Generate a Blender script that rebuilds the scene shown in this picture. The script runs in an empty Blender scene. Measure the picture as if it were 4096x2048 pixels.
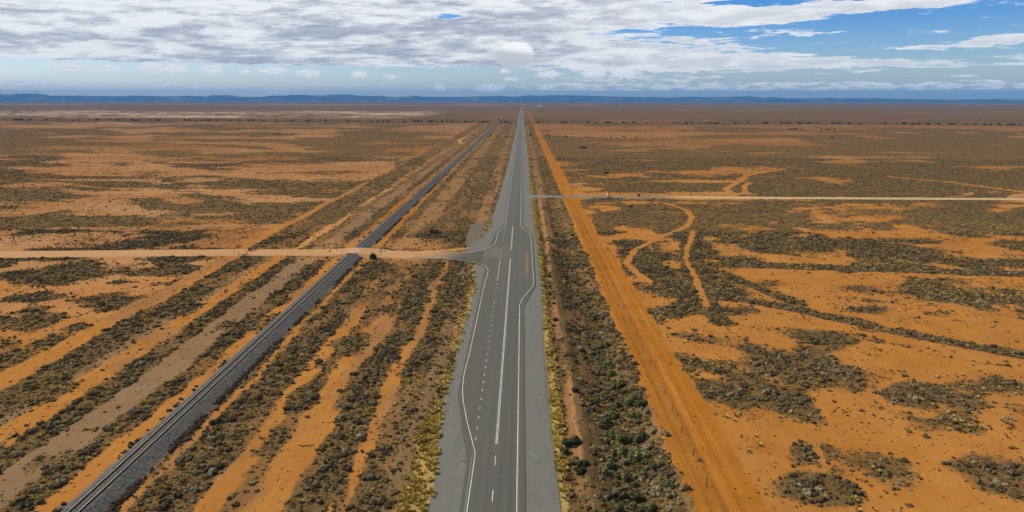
import bpy, bmesh, math, random
import numpy as np
from mathutils import Matrix, Vector
R = math.radians
C = bpy.context.scene
COL = C.collection
rng = np.random.default_rng(7)
random.seed(7)

# ------------------------------------------------------------------ camera
F = 2669.0                      # focal length in pixels of the 4096 wide photograph
H = 58.7                        # flying height
PITCH, ROLL = R(13.2), R(0.086)
YAW = math.atan(40.0 / (F * math.cos(PITCH) + 626 * math.sin(PITCH)))
cam_d = bpy.data.cameras.new('camera')
cam = bpy.data.objects.new('camera', cam_d); COL.objects.link(cam)
CM = Matrix.Rotation(YAW, 3, 'Z') @ Matrix.Rotation(math.pi/2 - PITCH, 3, 'X') @ Matrix.Rotation(ROLL, 3, 'Z')
cam.matrix_world = Matrix.Translation((0, 0, H)) @ CM.to_4x4()
cam_d.sensor_width = 36.0
cam_d.lens = 36.0 * F / 4096.0
cam_d.clip_start = 1.0
cam_d.clip_end = 200000.0
C.camera = cam

def ray(px, py):
    d = CM @ Vector(((px - 2048) / F, -(py - 1024) / F, -1.0))
    return d.normalized()
def P(px, py, z=0.0):           # a point of the ground plane from its place in the survey picture
    d = ray(px, py)
    t = (z - H) / d.z
    return (d.x * t, d.y * t)
def PL(pts): return [P(*p) for p in pts]

# ------------------------------------------------------------------ light and sky
SUN_AZ, SUN_EL = R(-66), R(41)          # azimuth measured from +Y (the road) towards +X
sun_d = bpy.data.lights.new('sun', 'SUN'); sun_d.energy = 5.0; sun_d.angle = R(0.6); sun_d.color = (1.0, .88, .68)
sun = bpy.data.objects.new('sun', sun_d); COL.objects.link(sun)
sd = Vector((math.sin(SUN_AZ)*math.cos(SUN_EL), math.cos(SUN_AZ)*math.cos(SUN_EL), math.sin(SUN_EL)))
sun.rotation_euler = sd.to_track_quat('Z', 'Y').to_euler()
sun.location = (0, 0, 300)
C.view_settings.view_transform = 'Standard'
C.view_settings.look = 'None'
C.view_settings.exposure = 0.12
C.view_settings.gamma = 1.0
C.cycles.volume_bounces = 0
C.cycles.max_bounces = 6
C.cycles.diffuse_bounces = 2
C.cycles.transparent_max_bounces = 8

# small expression builder for node maths
class E:
    def __init__(s, nt, sock): s.nt, s.s = nt, sock
    def _m(s, op, *a, clamp=False):
        n = s.nt.nodes.new('ShaderNodeMath'); n.operation = op; n.use_clamp = clamp
        for i, v in enumerate((s,) + a):
            if isinstance(v, E): s.nt.links.new(v.s, n.inputs[i])
            else: n.inputs[i].default_value = float(v)
        return E(s.nt, n.outputs[0])
    def __add__(s, o): return s._m('ADD', o)
    def __sub__(s, o): return s._m('SUBTRACT', o)
    def __mul__(s, o): return s._m('MULTIPLY', o)
    def __truediv__(s, o): return s._m('DIVIDE', o)
    def max(s, o): return s._m('MAXIMUM', o)
    def min(s, o): return s._m('MINIMUM', o)
    def pow(s, o): return s._m('POWER', o)
    def clamp(s): return s._m('ADD', 0.0, clamp=True)
    def ramp(s, a, b, c=0.0, d=1.0):
        n = s.nt.nodes.new('ShaderNodeMapRange'); n.interpolation_type = 'SMOOTHSTEP'
        s.nt.links.new(s.s, n.inputs['Value'])
        for k, v in zip(('From Min', 'From Max', 'To Min', 'To Max'), (a, b, c, d)): n.inputs[k].default_value = v
        return E(s.nt, n.outputs[0])
def comb(nt, x, y, z=0.0):
    n = nt.nodes.new('ShaderNodeCombineXYZ')
    for i, v in enumerate((x, y, z)):
        if isinstance(v, E): nt.links.new(v.s, n.inputs[i])
        else: n.inputs[i].default_value = v
    return n.outputs[0]
def sep(nt, v):
    n = nt.nodes.new('ShaderNodeSeparateXYZ'); nt.links.new(v, n.inputs[0]); return [E(nt, o) for o in n.outputs]
def noise(nt, vec, scale, detail=4, rough=.55, dist=0.0, out='Fac'):
    n = nt.nodes.new('ShaderNodeTexNoise'); n.inputs['Scale'].default_value = scale
    n.inputs['Detail'].default_value = detail; n.inputs['Roughness'].default_value = rough; n.inputs['Distortion'].default_value = dist
    if vec is not None: nt.links.new(vec, n.inputs['Vector'])
    return E(nt, n.outputs[out])
def mixc(nt, fac, a, b, mode='MIX'):
    n = nt.nodes.new('ShaderNodeMix'); n.data_type = 'RGBA'; n.blend_type = mode
    for k, v in ((0, fac), (6, a), (7, b)):
        if isinstance(v, E): nt.links.new(v.s, n.inputs[k])
        elif hasattr(v, 'links'): nt.links.new(v, n.inputs[k])
        elif isinstance(v, (int, float)): n.inputs[k].default_value = v
        else: n.inputs[k].default_value = (*v, 1.0)
    return n.outputs[2]

def build_world():
    w = bpy.data.worlds.new('World'); C.world = w; w.use_nodes = True
    nt = w.node_tree; nt.nodes.clear()
    out = nt.nodes.new('ShaderNodeOutputWorld'); bg = nt.nodes.new('ShaderNodeBackground')
    sky = nt.nodes.new('ShaderNodeTexSky'); sky.sky_type = 'NISHITA'; sky.sun_disc = False
    sky.sun_elevation = SUN_EL; sky.sun_rotation = SUN_AZ
    sky.altitude = 300; sky.air_density = 1.0; sky.dust_density = 0.6; sky.ozone_density = 2.0
    tc = nt.nodes.new('ShaderNodeTexCoord')
    x, y, z = sep(nt, tc.outputs['Generated'])
    az = x._m('ARCTAN2', y) * 57.29578
    el = z._m('ARCSINE') * 57.29578
    def ae(px, py):
        d = ray(px, py); return math.degrees(math.atan2(d.x, d.y)), math.degrees(math.asin(d.z))
    # cloud deck: noise laid on a level layer high above the plain
    zz = z.max(0.0) + 0.022
    pl = comb(nt, x / zz, y / zz * 1.0)
    n1 = noise(nt, pl, .13, 9, .58, .25)
    n2 = noise(nt, comb(nt, x / zz + 31.0, y / zz * .9), .42, 8, .6, .3)
    wob = (noise(nt, comb(nt, az * .25, el * 1.2), 1.0, 6, .6) - .5)
    e2 = el + wob * .9
    def blob(px, py, rx, ry, soft=.6):
        a0, e0 = ae(px, py); kx = F_DEG * rx; ky = F_DEG * ry
        n = nt.nodes.new('ShaderNodeVectorMath'); n.operation = 'SUBTRACT'; nt.links.new(AEW, n.inputs[0]); n.inputs[1].default_value = (a0, e0, 0)
        m = nt.nodes.new('ShaderNodeVectorMath'); m.operation = 'DIVIDE'; nt.links.new(n.outputs[0], m.inputs[0]); m.inputs[1].default_value = (kx, ky, 1)
        l = nt.nodes.new('ShaderNodeVectorMath'); l.operation = 'LENGTH'; nt.links.new(m.outputs[0], l.inputs[0])
        return E(nt, l.outputs['Value']).ramp(1.25, .35)
    F_DEG = 0.0208
    nfw = noise(nt, comb(nt, az * .8 + 20.0, el * 4.0), 1.0, 6, .66) - .5
    AEW = comb(nt, az + wob * 3.0 + nfw * 3.0, e2 + nfw * .8)
    # the sheet: its lower edge and its ragged right end
    edge = ae(1000, 262)[1]; lowR = ae(3000, 285)[1]
    lo = az.ramp(4.0, 16.0, edge, lowR)
    nfine = noise(nt, comb(nt, az * .9, el * 5.0), 1.0, 5, .6)
    band = (el + (nfine - .5) * .75 - lo).ramp(-.05, .20)
    M = band * az.ramp(3.0, 22.0, 1.0, .62)
    M = M.max(blob(2900, 250, 1000, 42))
    M = M.max(blob(3350, 30, 620, 34) * .92)
    M = M.max(blob(2950, 70, 420, 50))
    M = M.max(blob(3800, 180, 420, 30) * .8)
    M = M.max(blob(3300, 120, 500, 20) * .8)
    holes = blob(2640, 135, 420, 30)
    holes = holes.max(blob(3350, 165, 520, 36)).max(blob(3050, 8, 180, 14)).max(blob(1800, 60, 75, 16)).max(blob(3600, 85, 520, 42)).max(blob(3950, 70, 200, 60)).max(blob(3650, 215, 450, 26))
    M = (M - holes * .62) * (el.ramp(14, 30, 1.0, .42)) * y.ramp(-.35, .1, .45, 1.0)
    rg = noise(nt, comb(nt, az * .42 + 3.0, el * 2.6), 1.0, 8, .66, .3)
    rs = noise(nt, comb(nt, az * .20 + 3.0, el * 2.1 + 4.0), 1.0, 9, .64, .3)
    dens = (M * 1.35 + (n1 - .5) * .8 + (n2 - .5) * .4 + (rg - .5) * 1.0 + (rs - .5) * az.ramp(2, 12, .8, 3.6))
    alpha = dens.ramp(.46, .92)
    # small fair-weather cumulus under the sheet
    pn = noise(nt, comb(nt, az * 1.6, el * 4.6), 1.0, 6, .6)
    pz = noise(nt, comb(nt, az * 5, el * 11), 1.0, 4, .6)
    cp = comb(nt, az + (pz - .5) * 1.0, el + (pn - .5) * .30 + (pz - .5) * .16)
    def puff(px, py, rx, ry):
        a0, e0 = ae(px, py + ry * .4)
        n = nt.nodes.new('ShaderNodeVectorMath'); n.operation = 'SUBTRACT'; nt.links.new(cp, n.inputs[0]); n.inputs[1].default_value = (a0, e0, 0)
        m = nt.nodes.new('ShaderNodeVectorMath'); m.operation = 'DIVIDE'; nt.links.new(n.outputs[0], m.inputs[0]); m.inputs[1].default_value = (F_DEG*rx, F_DEG*ry*1.5, 1)
        l = nt.nodes.new('ShaderNodeVectorMath'); l.operation = 'LENGTH'; nt.links.new(m.outputs[0], l.inputs[0])
        return E(nt, l.outputs['Value'])
    d = None
    for a in [(283,266,55,12),(424,271,58,7),(614,266,46,13),(700,267,46,12),(845,272,36,14),(980,282,28,8),(1090,279,56,9),(1228,289,50,10),(110,328,75,10),(277,336,18,6),
              (538,328,19,8),(655,333,32,9),(1438,293,32,10),(1563,304,27,6),(1759,348,24,8),(1960,348,60,11),(2195,293,52,10),(2373,287,54,13),(2500,284,60,16),(783,348,22,8),(2047,314,28,6),(380,350,50,4),(1100,363,60,6),(2020,281,22,6)]:
        p = puff(*a); d = p if d is None else d.min(p)
    rp = noise(nt, comb(nt, az * 2.2 + 5.0, el * 6.0), 1.0, 7, .68, .2)
    d = d * .80 + (rp - .5) * 2.3
    pa = d.ramp(.95, .55)
    big = puff(2058, 206, 84, 36)
    big = big + (noise(nt, comb(nt, az * 1.3, el * 2.6), 1.0, 6, .6) - .5) * .9; pa = pa.max(big.ramp(1.05, .8))
    # a line of cumulus low on the horizon and thin grey stratus above it
    hz = noise(nt, comb(nt, az * .75, el * 3.6), 1.0, 7, .62)
    hb = el.ramp(.55, .8) * el.ramp(1.75, 1.15) * az.ramp(-4, 3, .62, 1.0)
    ha = (hb + (hz - .5) * 2.2).ramp(.78, 1.12)
    hb2 = el.ramp(1.1, 1.5) * el.ramp(2.4, 1.8) * az.ramp(0, 5) * az.ramp(22, 14)
    ha2 = (hb2 + (hz - .5) * 2.4).ramp(.85, 1.3) * .8
    hb3 = el.ramp(.5, .7) * el.ramp(2.3, 1.6)
    ha3 = (hb3 * .75 + (pn - .5) * 2.2).ramp(1.0, 1.22) * .8
    ha = ha.max(ha2).max(ha3)
    pa = pa.max(ha)
    # brightness of the cloud stuff
    shade_n = noise(nt, comb(nt, x / zz * .55 + 7.0, y / zz * 1.1), .5, 7, .62, .4)
    left = az.ramp(-2, 14, 1.0, .5)
    sa = noise(nt, comb(nt, az * .11, el * .70 + az * .015), 1.0, 9, .58, .35); sb = noise(nt, comb(nt, az * .34 + 9.0, el * 1.5), 1.0, 7, .6, .2)
    dark = (sa * .7 + sb * .55 + (shade_n - .5) * .3 - .12).ramp(.40, .60) * left * dens.ramp(.7, 1.1)
    rg2 = noise(nt, comb(nt, az * .42 + 2.9, el * 2.6 + .22), 1.0, 8, .66, .3)
    dark = (dark * .85 + (rg2 - rg) * 1.1 * az.ramp(2, 22, 1.0, .45)).clamp()
    cdeck = mixc(nt, dark, (.89, .895, .89), (.34, .375, .46))
    up = noise(nt, comb(nt, az * 2.2 + 4.86, el * 6.0 + .42), 1.0, 7, .68, .2)
    cpuff = mixc(nt, ((rp - up) * 2.2 + .55).ramp(.25, .75), (.72, .745, .78), (.98, .97, .94))
    skyc = nt.nodes.new('ShaderNodeVectorMath'); skyc.operation = 'SCALE'; nt.links.new(sky.outputs[0], skyc.inputs[0]); skyc.inputs['Scale'].default_value = SKY
    # blue of the air deepened away from the horizon
    tint = mixc(nt, el.ramp(.3, 7.5), (1.16, 1.24, 1.40), (.34, .77, 1.40))
    tint = mixc(nt, el.ramp(9, 25), tint, (1.0, .92, .80))
    skyt = mixc(nt, 1.0, skyc.outputs[0], tint, 'MULTIPLY')
    c1 = mixc(nt, pa * .95, skyt, cpuff)
    c2 = mixc(nt, alpha * .96, c1, cdeck)
    c3 = mixc(nt, big.ramp(1.05, .85) * .97, c2, mixc(nt, (el + (pz - .5)*.6 + az * .12).ramp(ae(2058, 224)[1], ae(2058, 196)[1]), (.60, .60, .63), (1.0, .99, .97)))
    nt.links.new(c3, bg.inputs['Color']); bg.inputs['Strength'].default_value = 1.0
    nt.links.new(bg.outputs[0], out.inputs[0])
    w.cycles.sampling_method = 'MANUAL'; w.cycles.sample_map_resolution = 1024
SKY = 0.085
build_world()

# ------------------------------------------------------------------ numpy noise
def _h(i, j, s):
    n = (i.astype(np.int64) * 374761393 + j.astype(np.int64) * 668265263 + s * 974634777) & 0xffffffff
    n = ((n ^ (n >> 13)) * 1274126177) & 0xffffffff
    n = (n ^ (n >> 16)) & 0xffffffff
    return n / 4294967295.0
def vn(x, y, s=0):
    xi = np.floor(x); yi = np.floor(y); fx = x - xi; fy = y - yi
    fx = fx*fx*(3-2*fx); fy = fy*fy*(3-2*fy)
    a = _h(xi, yi, s); b = _h(xi+1, yi, s); c = _h(xi, yi+1, s); d = _h(xi+1, yi+1, s)
    return (a*(1-fx)+b*fx)*(1-fy)+(c*(1-fx)+d*fx)*fy
def fbm(x, y, o=4, s=0, g=.5):
    t = 0; a = 1; n = 0
    for k in range(o):
        t = t + a*vn(x*2**k + 17.3*k, y*2**k - 9.1*k, s+k); n += a; a *= g
    return t / n
def ss(a, b, x):
    t = np.clip((x-a)/(b-a), 0, 1); return t*t*(3-2*t)
def dline(X, Y, pts):
    d = np.full(X.shape, 1e9)
    for (x0, y0), (x1, y1) in zip(pts, pts[1:]):
        vx, vy = x1-x0, y1-y0; L = vx*vx+vy*vy
        t = np.clip(((X-x0)*vx+(Y-y0)*vy)/L, 0, 1)
        d = np.minimum(d, np.hypot(X-x0-t*vx, Y-y0-t*vy))
    return d
def inpoly(X, Y, pts):
    r = np.zeros(X.shape, bool); n = len(pts)
    for i in range(n):
        x0, y0 = pts[i]; x1, y1 = pts[(i+1) % n]
        if y0 == y1: continue
        c = ((y0 > Y) != (y1 > Y)) & (X < (x1-x0)*(Y-y0)/(y1-y0)+x0)
        r ^= c
    return r

# ------------------------------------------------------------------ the lie of the land (one description for soil, scrub and relief)
SOIL = dict(orange=(.40,.180,.044), deep=(.355,.142,.020), dull=(.29,.140,.050), pale=(.44,.262,.135), brown=(.235,.125,.050), grey=(.165,.140,.115),
            greyb=(.235,.155,.090), tan=(.47,.25,.085), berm_shade=(.085,.055,.030), straw=(.36,.26,.085), dust=(.50,.27,.10), weed=(.11,.075,.045), rough=(.28,.155,.068), litter=(.112,.074,.036))  # berm tone: shaded side of the ridge painted into the soil colour
NEAR = [(-114.5,-107.5,.03,'orange'),(-107.5,-98.5,.72,'brown'),(-98.5,-95.8,.25,'greyb'),(-95.8,-89.5,.10,'orange'),(-89.5,-83.8,.85,'brown'),(-83.8,-76.3,.05,'greyb'),
        (-76.3,-71,.85,'brown'),(-71,-67,.08,'orange'),(-67,-60.6,0,'grey'),(-60.6,-59.2,.8,'weed'),(-59.2,-57.4,.12,'orange'),(-57.4,-48.5,.92,'brown'),(-48.5,-44.8,.05,'orange'),(-44.8,-41.4,.42,'brown'),(-41.4,-34.8,.06,'orange'),
        (-34.8,-28.3,.95,'brown'),(-28.3,-25.6,.08,'orange'),(-25.6,-20.5,.78,'brown'),(-20.5,-17.6,.4,'greyb'),(-17.3,-13.2,.2,'straw'),(-13.2,5.8,0,'grey'),(5.8,7.2,.15,'straw'),
        (7.2,8.8,.75,'brown'),(8.8,10.5,.08,'rough'),(10.5,12.2,.05,'berm_shade'),(11.8,25.2,.80,'brown'),(25.2,36.5,.012,'deep')]
FAR = [(-114.5,-110.5,.04,'orange'),(-110.5,-93,.66,'brown'),(-92,-88,.10,'tan'),(-87.5,-83,.45,'brown'),(-83,-77,.07,'greyb'),(-77,-71.5,.82,'brown'),(-71.5,-67,.05,'deep'),
       (-67,-60.6,0,'grey'),(-60.6,-57.3,.04,'deep'),(-57.3,-52,.66,'brown'),(-52,-42,.16,'rough'),(-42,-23,.70,'brown'),(-23,-16.5,.10,'rough'),(-16.5,-12.6,.75,'brown'),
       (-12.6,5.6,0,'grey'),(5.6,7.2,.35,'straw'),(7.2,9.6,.70,'brown'),(9.6,14,.10,'rough'),(14,15,.06,'berm_shade'),(15,24.5,.82,'brown'),(24.5,34,.02,'deep')]
TRACKS = [(PL([(2380,815),(2540,805),(2660,812),(2745,840),(2768,870),(2750,905),(2640,950),(2540,1000),(2505,1050),(2540,1090),(2600,1130)]), 1.5, 'orange'),
          (PL([(2775,925),(2748,990),(2744,1040),(2785,1125),(2830,1225)]), 1.2, 'orange'),
          (PL([(2930,775),(2900,755),(2940,735),(2990,700),(3140,676)]), 2.6, 'orange'),
          (PL([(3560,708),(3800,728),(4096,768)]), 3.0, 'orange'),
          (PL([(2985,775),(2975,745),(3000,730)]), 2.0, 'orange'),
          (PL([(3230,1700),(3290,1850)]), .8, 'orange'),
          (PL([(1900,990),(1800,1000),(1650,1010)]), 1.4, 'dust'),
          (PL([(1844,574),(1836,560),(1862,548)]), 3.0, 'tan')]
DENSE = [(PL([(2770,850),(2762,960),(2775,1110),(2845,1250)]), 4.5), (PL([(2545,1092),(2800,1168),(3180,1236),(3657,1340),(4200,1440)]), 3.3),
         (PL([(2910,1095),(3180,1215)]), 2.6), (PL([(2790,1055),(3300,1070),(4200,1100)]), 4.5), (PL([(2560,1060),(2760,1150)]), 4.5), (PL([(2400,800),(3000,806),(4200,815)]), 4)]
def EL(px, py, rx, ry): 
    c = P(px, py); r = P(px+rx, py); u = P(px, py-ry); d = P(px, py+ry)
    return (c[0], (u[1]+d[1])/2, abs(r[0]-c[0]), abs(u[1]-d[1])/2)
CLUMP = [EL(3116,1463,330,110), EL(3020,1570,170,60), EL(3300,1350,180,36), EL(3850,1185,330,55), EL(3750,1580,180,50), EL(3940,1550,190,42), EL(3700,1680,190,60), EL(3540,1860,160,90),
         EL(3250,1800,130,45), EL(2760,1225,90,26), EL(3500,1245,100,16), EL(3930,1880,200,70), EL(3280,1960,130,50), EL(2960,1600,80,30), EL(2700,900,120,55), EL(2850,1250,40,50), EL(2700,1170,200,30), EL(3150,1640,120,50),
         EL(445,1205,130,34), EL(250,1100,260,40), EL(60,1440,200,60), EL(90,1280,150,50), EL(700,1080,60,18), EL(300,1310,60,22), EL(140,1190,110,16), EL(1405,1385,75,42), EL(1230,1580,60,80), EL(1090,1780,60,90), EL(1390,1250,30,50), EL(2810,1000,60,70), EL(620,1090,140,20), EL(3700,850,350,16), EL(3300,905,260,14), EL(3950,930,240,18), EL(3550,965,200,12)]
BARE = [EL(270,955,330,26), EL(150,985,220,10),EL(3000,1105,130,20), EL(3400,1160,400,50), EL(3900,1160,300,40), EL(2880,1215,120,16), EL(2620,1190,90,36), EL(3250,1310,250,40), EL(2800,1400,160,90),EL(520,1165,330,34), EL(150,1155,200,16), EL(300,1262,330,30), EL(560,1260,150,70), EL(3300,1120,300,30), EL(3350,1262,260,34), EL(3700,1100,250,22), EL(3000,1330,330,55), EL(3650,1440,330,45),
        EL(3900,1480,260,30), EL(2950,1900,160,130), EL(2700,1060,50,20), EL(800,720,90,10), EL(700,635,60,3), EL(150,740,180,14), EL(60,850,140,20), EL(560,915,420,9), EL(480,850,240,14), EL(1100,905,420,10),
        EL(1150,800,220,12), EL(1180,705,180,10), EL(1250,665,260,6), EL(1700,522,180,6), EL(950,762,80,8), EL(300,690,260,5), EL(820,650,160,5), EL(3500,505,900,6), EL(3000,535,500,5), EL(4000,510,500,8), EL(2650,530,300,3), EL(3600,610,60,4), EL(3630,640,60,4), EL(2500,700,80,6), EL(2780,725,200,8), EL(1250,1040,120,10), EL(400,720,300,5)]

def strip(table, X, Y, w):
    cov = np.zeros(X.shape); col = np.zeros(X.shape + (3,)); tot = np.zeros(X.shape)
    for a, b, c, k in table:
        m = ss(a-w, a+w, X) * (1-ss(b-w, b+w, X))
        cov += m*c; col += m[..., None]*np.array(SOIL[k]); tot += m
    t = np.maximum(tot, 1e-6)
    return cov/t, col/t[..., None], tot

def land(X, Y):
    """scrub cover 0..1, soil colour, straw grass 0..1"""
    # open fields
    st = 1 + ss(260, 900, Y)*3.5 + ss(900, 5000, Y)*6
    wx = X + 30*(fbm(X/60, Y/60, 3, 5)-.5); wy = Y + 30*(fbm(X/60+9, Y/60, 3, 6)-.5)
    bmk = np.zeros(X.shape)
    n = fbm(wx/(26*st), wy/(17+ Y*.02), 5, 11, .55)
    n2 = fbm(X/7, Y/7, 3, 21)
    right = X > 0
    thr = np.where(right, np.interp(Y, [90,150,240,290,420,500,900], [.56,.56,.53,.45,.38,.31,.32]), np.interp(Y, [90,200,250,300,500,900], [.55,.54,.49,.45,.39,.36]))
    cov = ss(thr-.08, thr+.10, n + .16*(n2-.5) + .10*(fbm(X/(9*st), Y/(3.5+Y*.006), 3, 13)-.5))
    cov = cov*(.72 + .28*n2)
    for cx, cy, rx, ry in BARE:
        m = 1-ss(.7, 1.1, np.hypot((X-cx)/rx, (Y-cy)/ry) + .5*(n2-.5) + .5*(fbm(X/(rx*.5), Y/(ry*.9), 3, 41)-.5))
        cov = cov*(1-.85*m); bmk = np.maximum(bmk, m)
    for cx, cy, rx, ry in CLUMP:
        m = 1-ss(.35, 1.25, np.hypot((X-cx)/(1.12*rx), (Y-cy)/(1.12*ry)) + 1.1*(n2-.5) + 1.5*(fbm(X/13, Y/9, 4, 45)-.5))
        cov = np.maximum(cov, m*np.where(X < 0, .68, .9))
    for pts, w in DENSE:
        d = dline(X + 3*(n2-.5), Y, pts); cov = np.maximum(cov, .88*(1-ss(w*.75, w*1.15, d + 2*(n2-.5))))
    lw = (1-ss(-125, -110, X))*ss(240, 300, Y)*.62; lw = np.maximum(lw, (X > 30)*ss(400, 600, Y)*.35)
    cov = cov*(1-lw) + lw*(.27+.45*cov+.3*(n2-.4))
    sk = ss(.585, .68, fbm(X/(30+Y*.16), Y/(2+Y*.018), 4, 47, .6))*ss(300, 420, Y)
    cov = cov*(1-.8*sk)
    cov = np.maximum(cov, .02 + .17*ss(.40, .68, fbm(X/11, Y/8, 3, 48))*ss(.35, .6, n2))
    # soil of the fields
    pn = fbm(X/(45*st), Y/(30 + Y*.015), 4, 31)
    o, pa, br, de, du = (np.array(SOIL[k]) for k in ('orange', 'pale', 'brown', 'deep', 'dull'))
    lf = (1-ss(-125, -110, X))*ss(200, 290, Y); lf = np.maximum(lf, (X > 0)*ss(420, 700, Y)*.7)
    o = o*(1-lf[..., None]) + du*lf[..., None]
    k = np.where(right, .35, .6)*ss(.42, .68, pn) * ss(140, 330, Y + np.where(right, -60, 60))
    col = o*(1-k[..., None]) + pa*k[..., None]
    pk = np.maximum(bmk*.75, .75*sk)*(X < -114)*.6*ss(200, 300, Y); col = col*(1-pk[..., None]) + np.array((.43,.240,.115))*pk[..., None]
    k2 = ss(.5, .75, fbm(X/18, Y/12, 3, 33))*.35
    col = col*(1-k2[..., None]) + de*k2[..., None]
    # corridor strips
    wob = 4.6*(fbm(X/16, Y/34, 4, 51)-.5) + 3.6*(fbm(X/2.6, Y/3.6, 4, 52, .6)-.5)
    wob = wob*np.where(X > 24, .5, np.where(X > 5, .3, .72))
    wob = wob * np.where((X > -14) & (X < 6.5), .35, 1)
    Xw = X + wob
    w = .35 + .3*fbm(X/4, Y/6, 2, 53)
    c1, s1, t1 = strip(NEAR, Xw, Y, w); c2, s2, t2 = strip(FAR, Xw, Y, w)
    f = ss(255, 272, Y); br_n0 = fbm(X/8, Y/12, 3, 66)
    cs = c1*(1-f)+c2*f; sc = s1*(1-f[..., None])+s2*f[..., None]; tt = np.clip(t1*(1-f)+t2*f, 0, 1)
    up = ss(182, 196, Y + 10*(br_n0-.5))*(X > -49.5)*(X < -28)*(1-f); cs = np.maximum(cs, .55*up); sc = sc*(1-.6*up[..., None]) + .6*up[..., None]*np.array(SOIL['brown'])
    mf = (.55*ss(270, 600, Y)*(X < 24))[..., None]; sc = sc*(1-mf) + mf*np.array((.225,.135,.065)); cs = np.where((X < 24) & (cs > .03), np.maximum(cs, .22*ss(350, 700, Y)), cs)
    # strips break up: patches inside bands and tongues of scrub on the bare lanes
    br_n = fbm(X/5, Y/14, 4, 61)
    cs = np.where(cs > .4, cs*(.42+.58*ss(.30, .46, br_n)), cs + .5*ss(.58, .70, br_n)*(cs > .045))
    bl = .75*ss(.50, .68, fbm(X/7, Y/20, 4, 62))*(tt > .5)*((X < -14) | (X > 8))*(X < 25)
    sc = sc*(1-bl[..., None]) + bl[..., None]*(sc*.30 + .70*np.array((.245, .145, .075)))
    far_f = ss(700, 2200, Y)
    cs = cs*(1-far_f) + far_f*(cs*.6+.25)
    m = tt
    cov = cov*(1-m) + cs*m; col = col*(1-m[..., None]) + sc*m[..., None]
    for cx, cy, rx, ry in CLUMP[23:28]:
        mm = 1-ss(.5, 1.2, np.hypot((X-cx)/rx, (Y-cy)/ry)+1.2*(n2-.5)+1.2*(fbm(X/5, Y/7, 3, 46)-.5)); cov = np.maximum(cov, mm*.85)
    # tracks
    for pts, w_, kk in TRACKS:
        d = dline(X + 1.5*(n2-.5), Y, pts); mm = 1-ss(w_*.8, w_*1.15, d)
        cov = cov*(1-mm); col = col*(1-mm[..., None]) + np.array(SOIL[kk])*mm[..., None]
    # grass verge
    g = ss(-19.0, -16.2, Xw)*(1-ss(-13.6, -12.4, Xw))*(Y < 330)*.9*np.interp(Y, [85,125,150,235,262,330], [.9,.75,.3,.45,.9,.6])
    g = np.maximum(g, ss(5.6, 6.2, Xw)*(1-ss(7.4, 8.0, Xw))*np.interp(Y, [85,110,140,220,235,262,290,400,500], [.2,1,.6,.5,.7,.6,1,1,.2]))
    g = np.maximum(g, ss(5.2, 5.8, Xw)*(1-ss(7.0, 8.0, Xw))*(Y > 430)*.6)
    g = np.maximum(g, ss(-15, -14, Xw)*(1-ss(-12.4, -11.6, Xw))*(Y > 430)*.5)
    g = g*(.5+.5*ss(.3, .6, fbm(X/3, Y/6, 3, 71)))
    # trampled ground by the crossings
    for q in (PL([(1030,1020),(1600,1030)]), PL([(1150,975),(1680,975)])):
        d = dline(X, Y, q); mm = (1-ss(5, 16, d + 9*(n2-.5)))*.8*ss(-95, -75, X); cov = cov*(1-mm*.8); col = col*(1-.5*mm[..., None]) + .5*mm[..., None]*np.array(SOIL['tan'])
    gp = inpoly(X + 2*(n2-.5), Y, PL([(1857,985),(1880,900),(1950,880),(1985,850),(2010,900),(1960,985)]))
    cov = np.where(gp, cov*.12, cov); col = np.where(gp[..., None], np.array(SOIL['grey']), col)
    for q, w_, kk in ((CRK1, 44, .95), (CRK2, 9, .9)):
        d = dline(X, Y + 20*(n2-.5), q); mm = (1-ss(w_*.5, w_, d + w_*.5*(n2-.5)))*kk
        cov = np.maximum(cov, mm); col = col*(1-.8*mm[..., None]) + .8*mm[..., None]*np.array((.060,.038,.028))
    # the far plain: duller, greyer steppe with bands, cloud shade painted into the purple-brown
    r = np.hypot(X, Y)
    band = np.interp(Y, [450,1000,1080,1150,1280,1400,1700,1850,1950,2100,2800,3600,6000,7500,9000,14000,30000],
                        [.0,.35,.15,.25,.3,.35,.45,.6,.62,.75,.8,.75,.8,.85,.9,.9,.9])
    pur_shade = np.array((.100,.058,.040)); tanf = np.array((.22,.125,.065))
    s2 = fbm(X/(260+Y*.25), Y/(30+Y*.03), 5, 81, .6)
    far = pur_shade*(1-ss(.45, .72, s2)[..., None]*.75) + tanf*(ss(.45, .72, s2)[..., None]*.75)
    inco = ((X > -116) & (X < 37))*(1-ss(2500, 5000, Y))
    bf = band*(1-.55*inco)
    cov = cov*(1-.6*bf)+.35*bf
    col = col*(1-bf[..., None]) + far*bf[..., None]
    salt = (X < -350)*(X > -2600)*ss(2050, 2300, Y)*(1-ss(3200, 3700, Y))*ss(.50, .60, fbm(X/260, Y/36, 5, 91, .6))
    salt = np.maximum(salt, (X < -500)*ss(1480, 1560, Y)*(1-ss(1700, 1800, Y))*ss(.55, .65, fbm(X/200, Y/30, 4, 92, .6))*.6)
    salt = np.maximum(salt, (X > -6000)*(X < 900)*ss(6000, 7000, Y)*(1-ss(9000, 10000, Y))*ss(.5, .65, fbm(X/600, Y/300, 4, 93, .6))*.5)
    salt = np.clip(salt, 0, 1)*.85
    col = col*(1-salt[..., None]) + np.array((.55,.44,.34))*salt[..., None]; cov = cov*(1-salt)
    lt = (.74*ss(.14, .8, cov)*(1-.35*ss(1200, 2500, Y)))[..., None]; lc = np.array((.175,.103,.047)); lfm = (ss(250, 700, Y)*.8)[..., None]; lt = lt*(1-.2*lfm); col = col*(1-lt) + (np.array(SOIL['litter'])*(1-lfm)+lc*lfm)*lt
    return np.clip(cov, 0, 1), col, np.clip(g, 0, 1)

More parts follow.
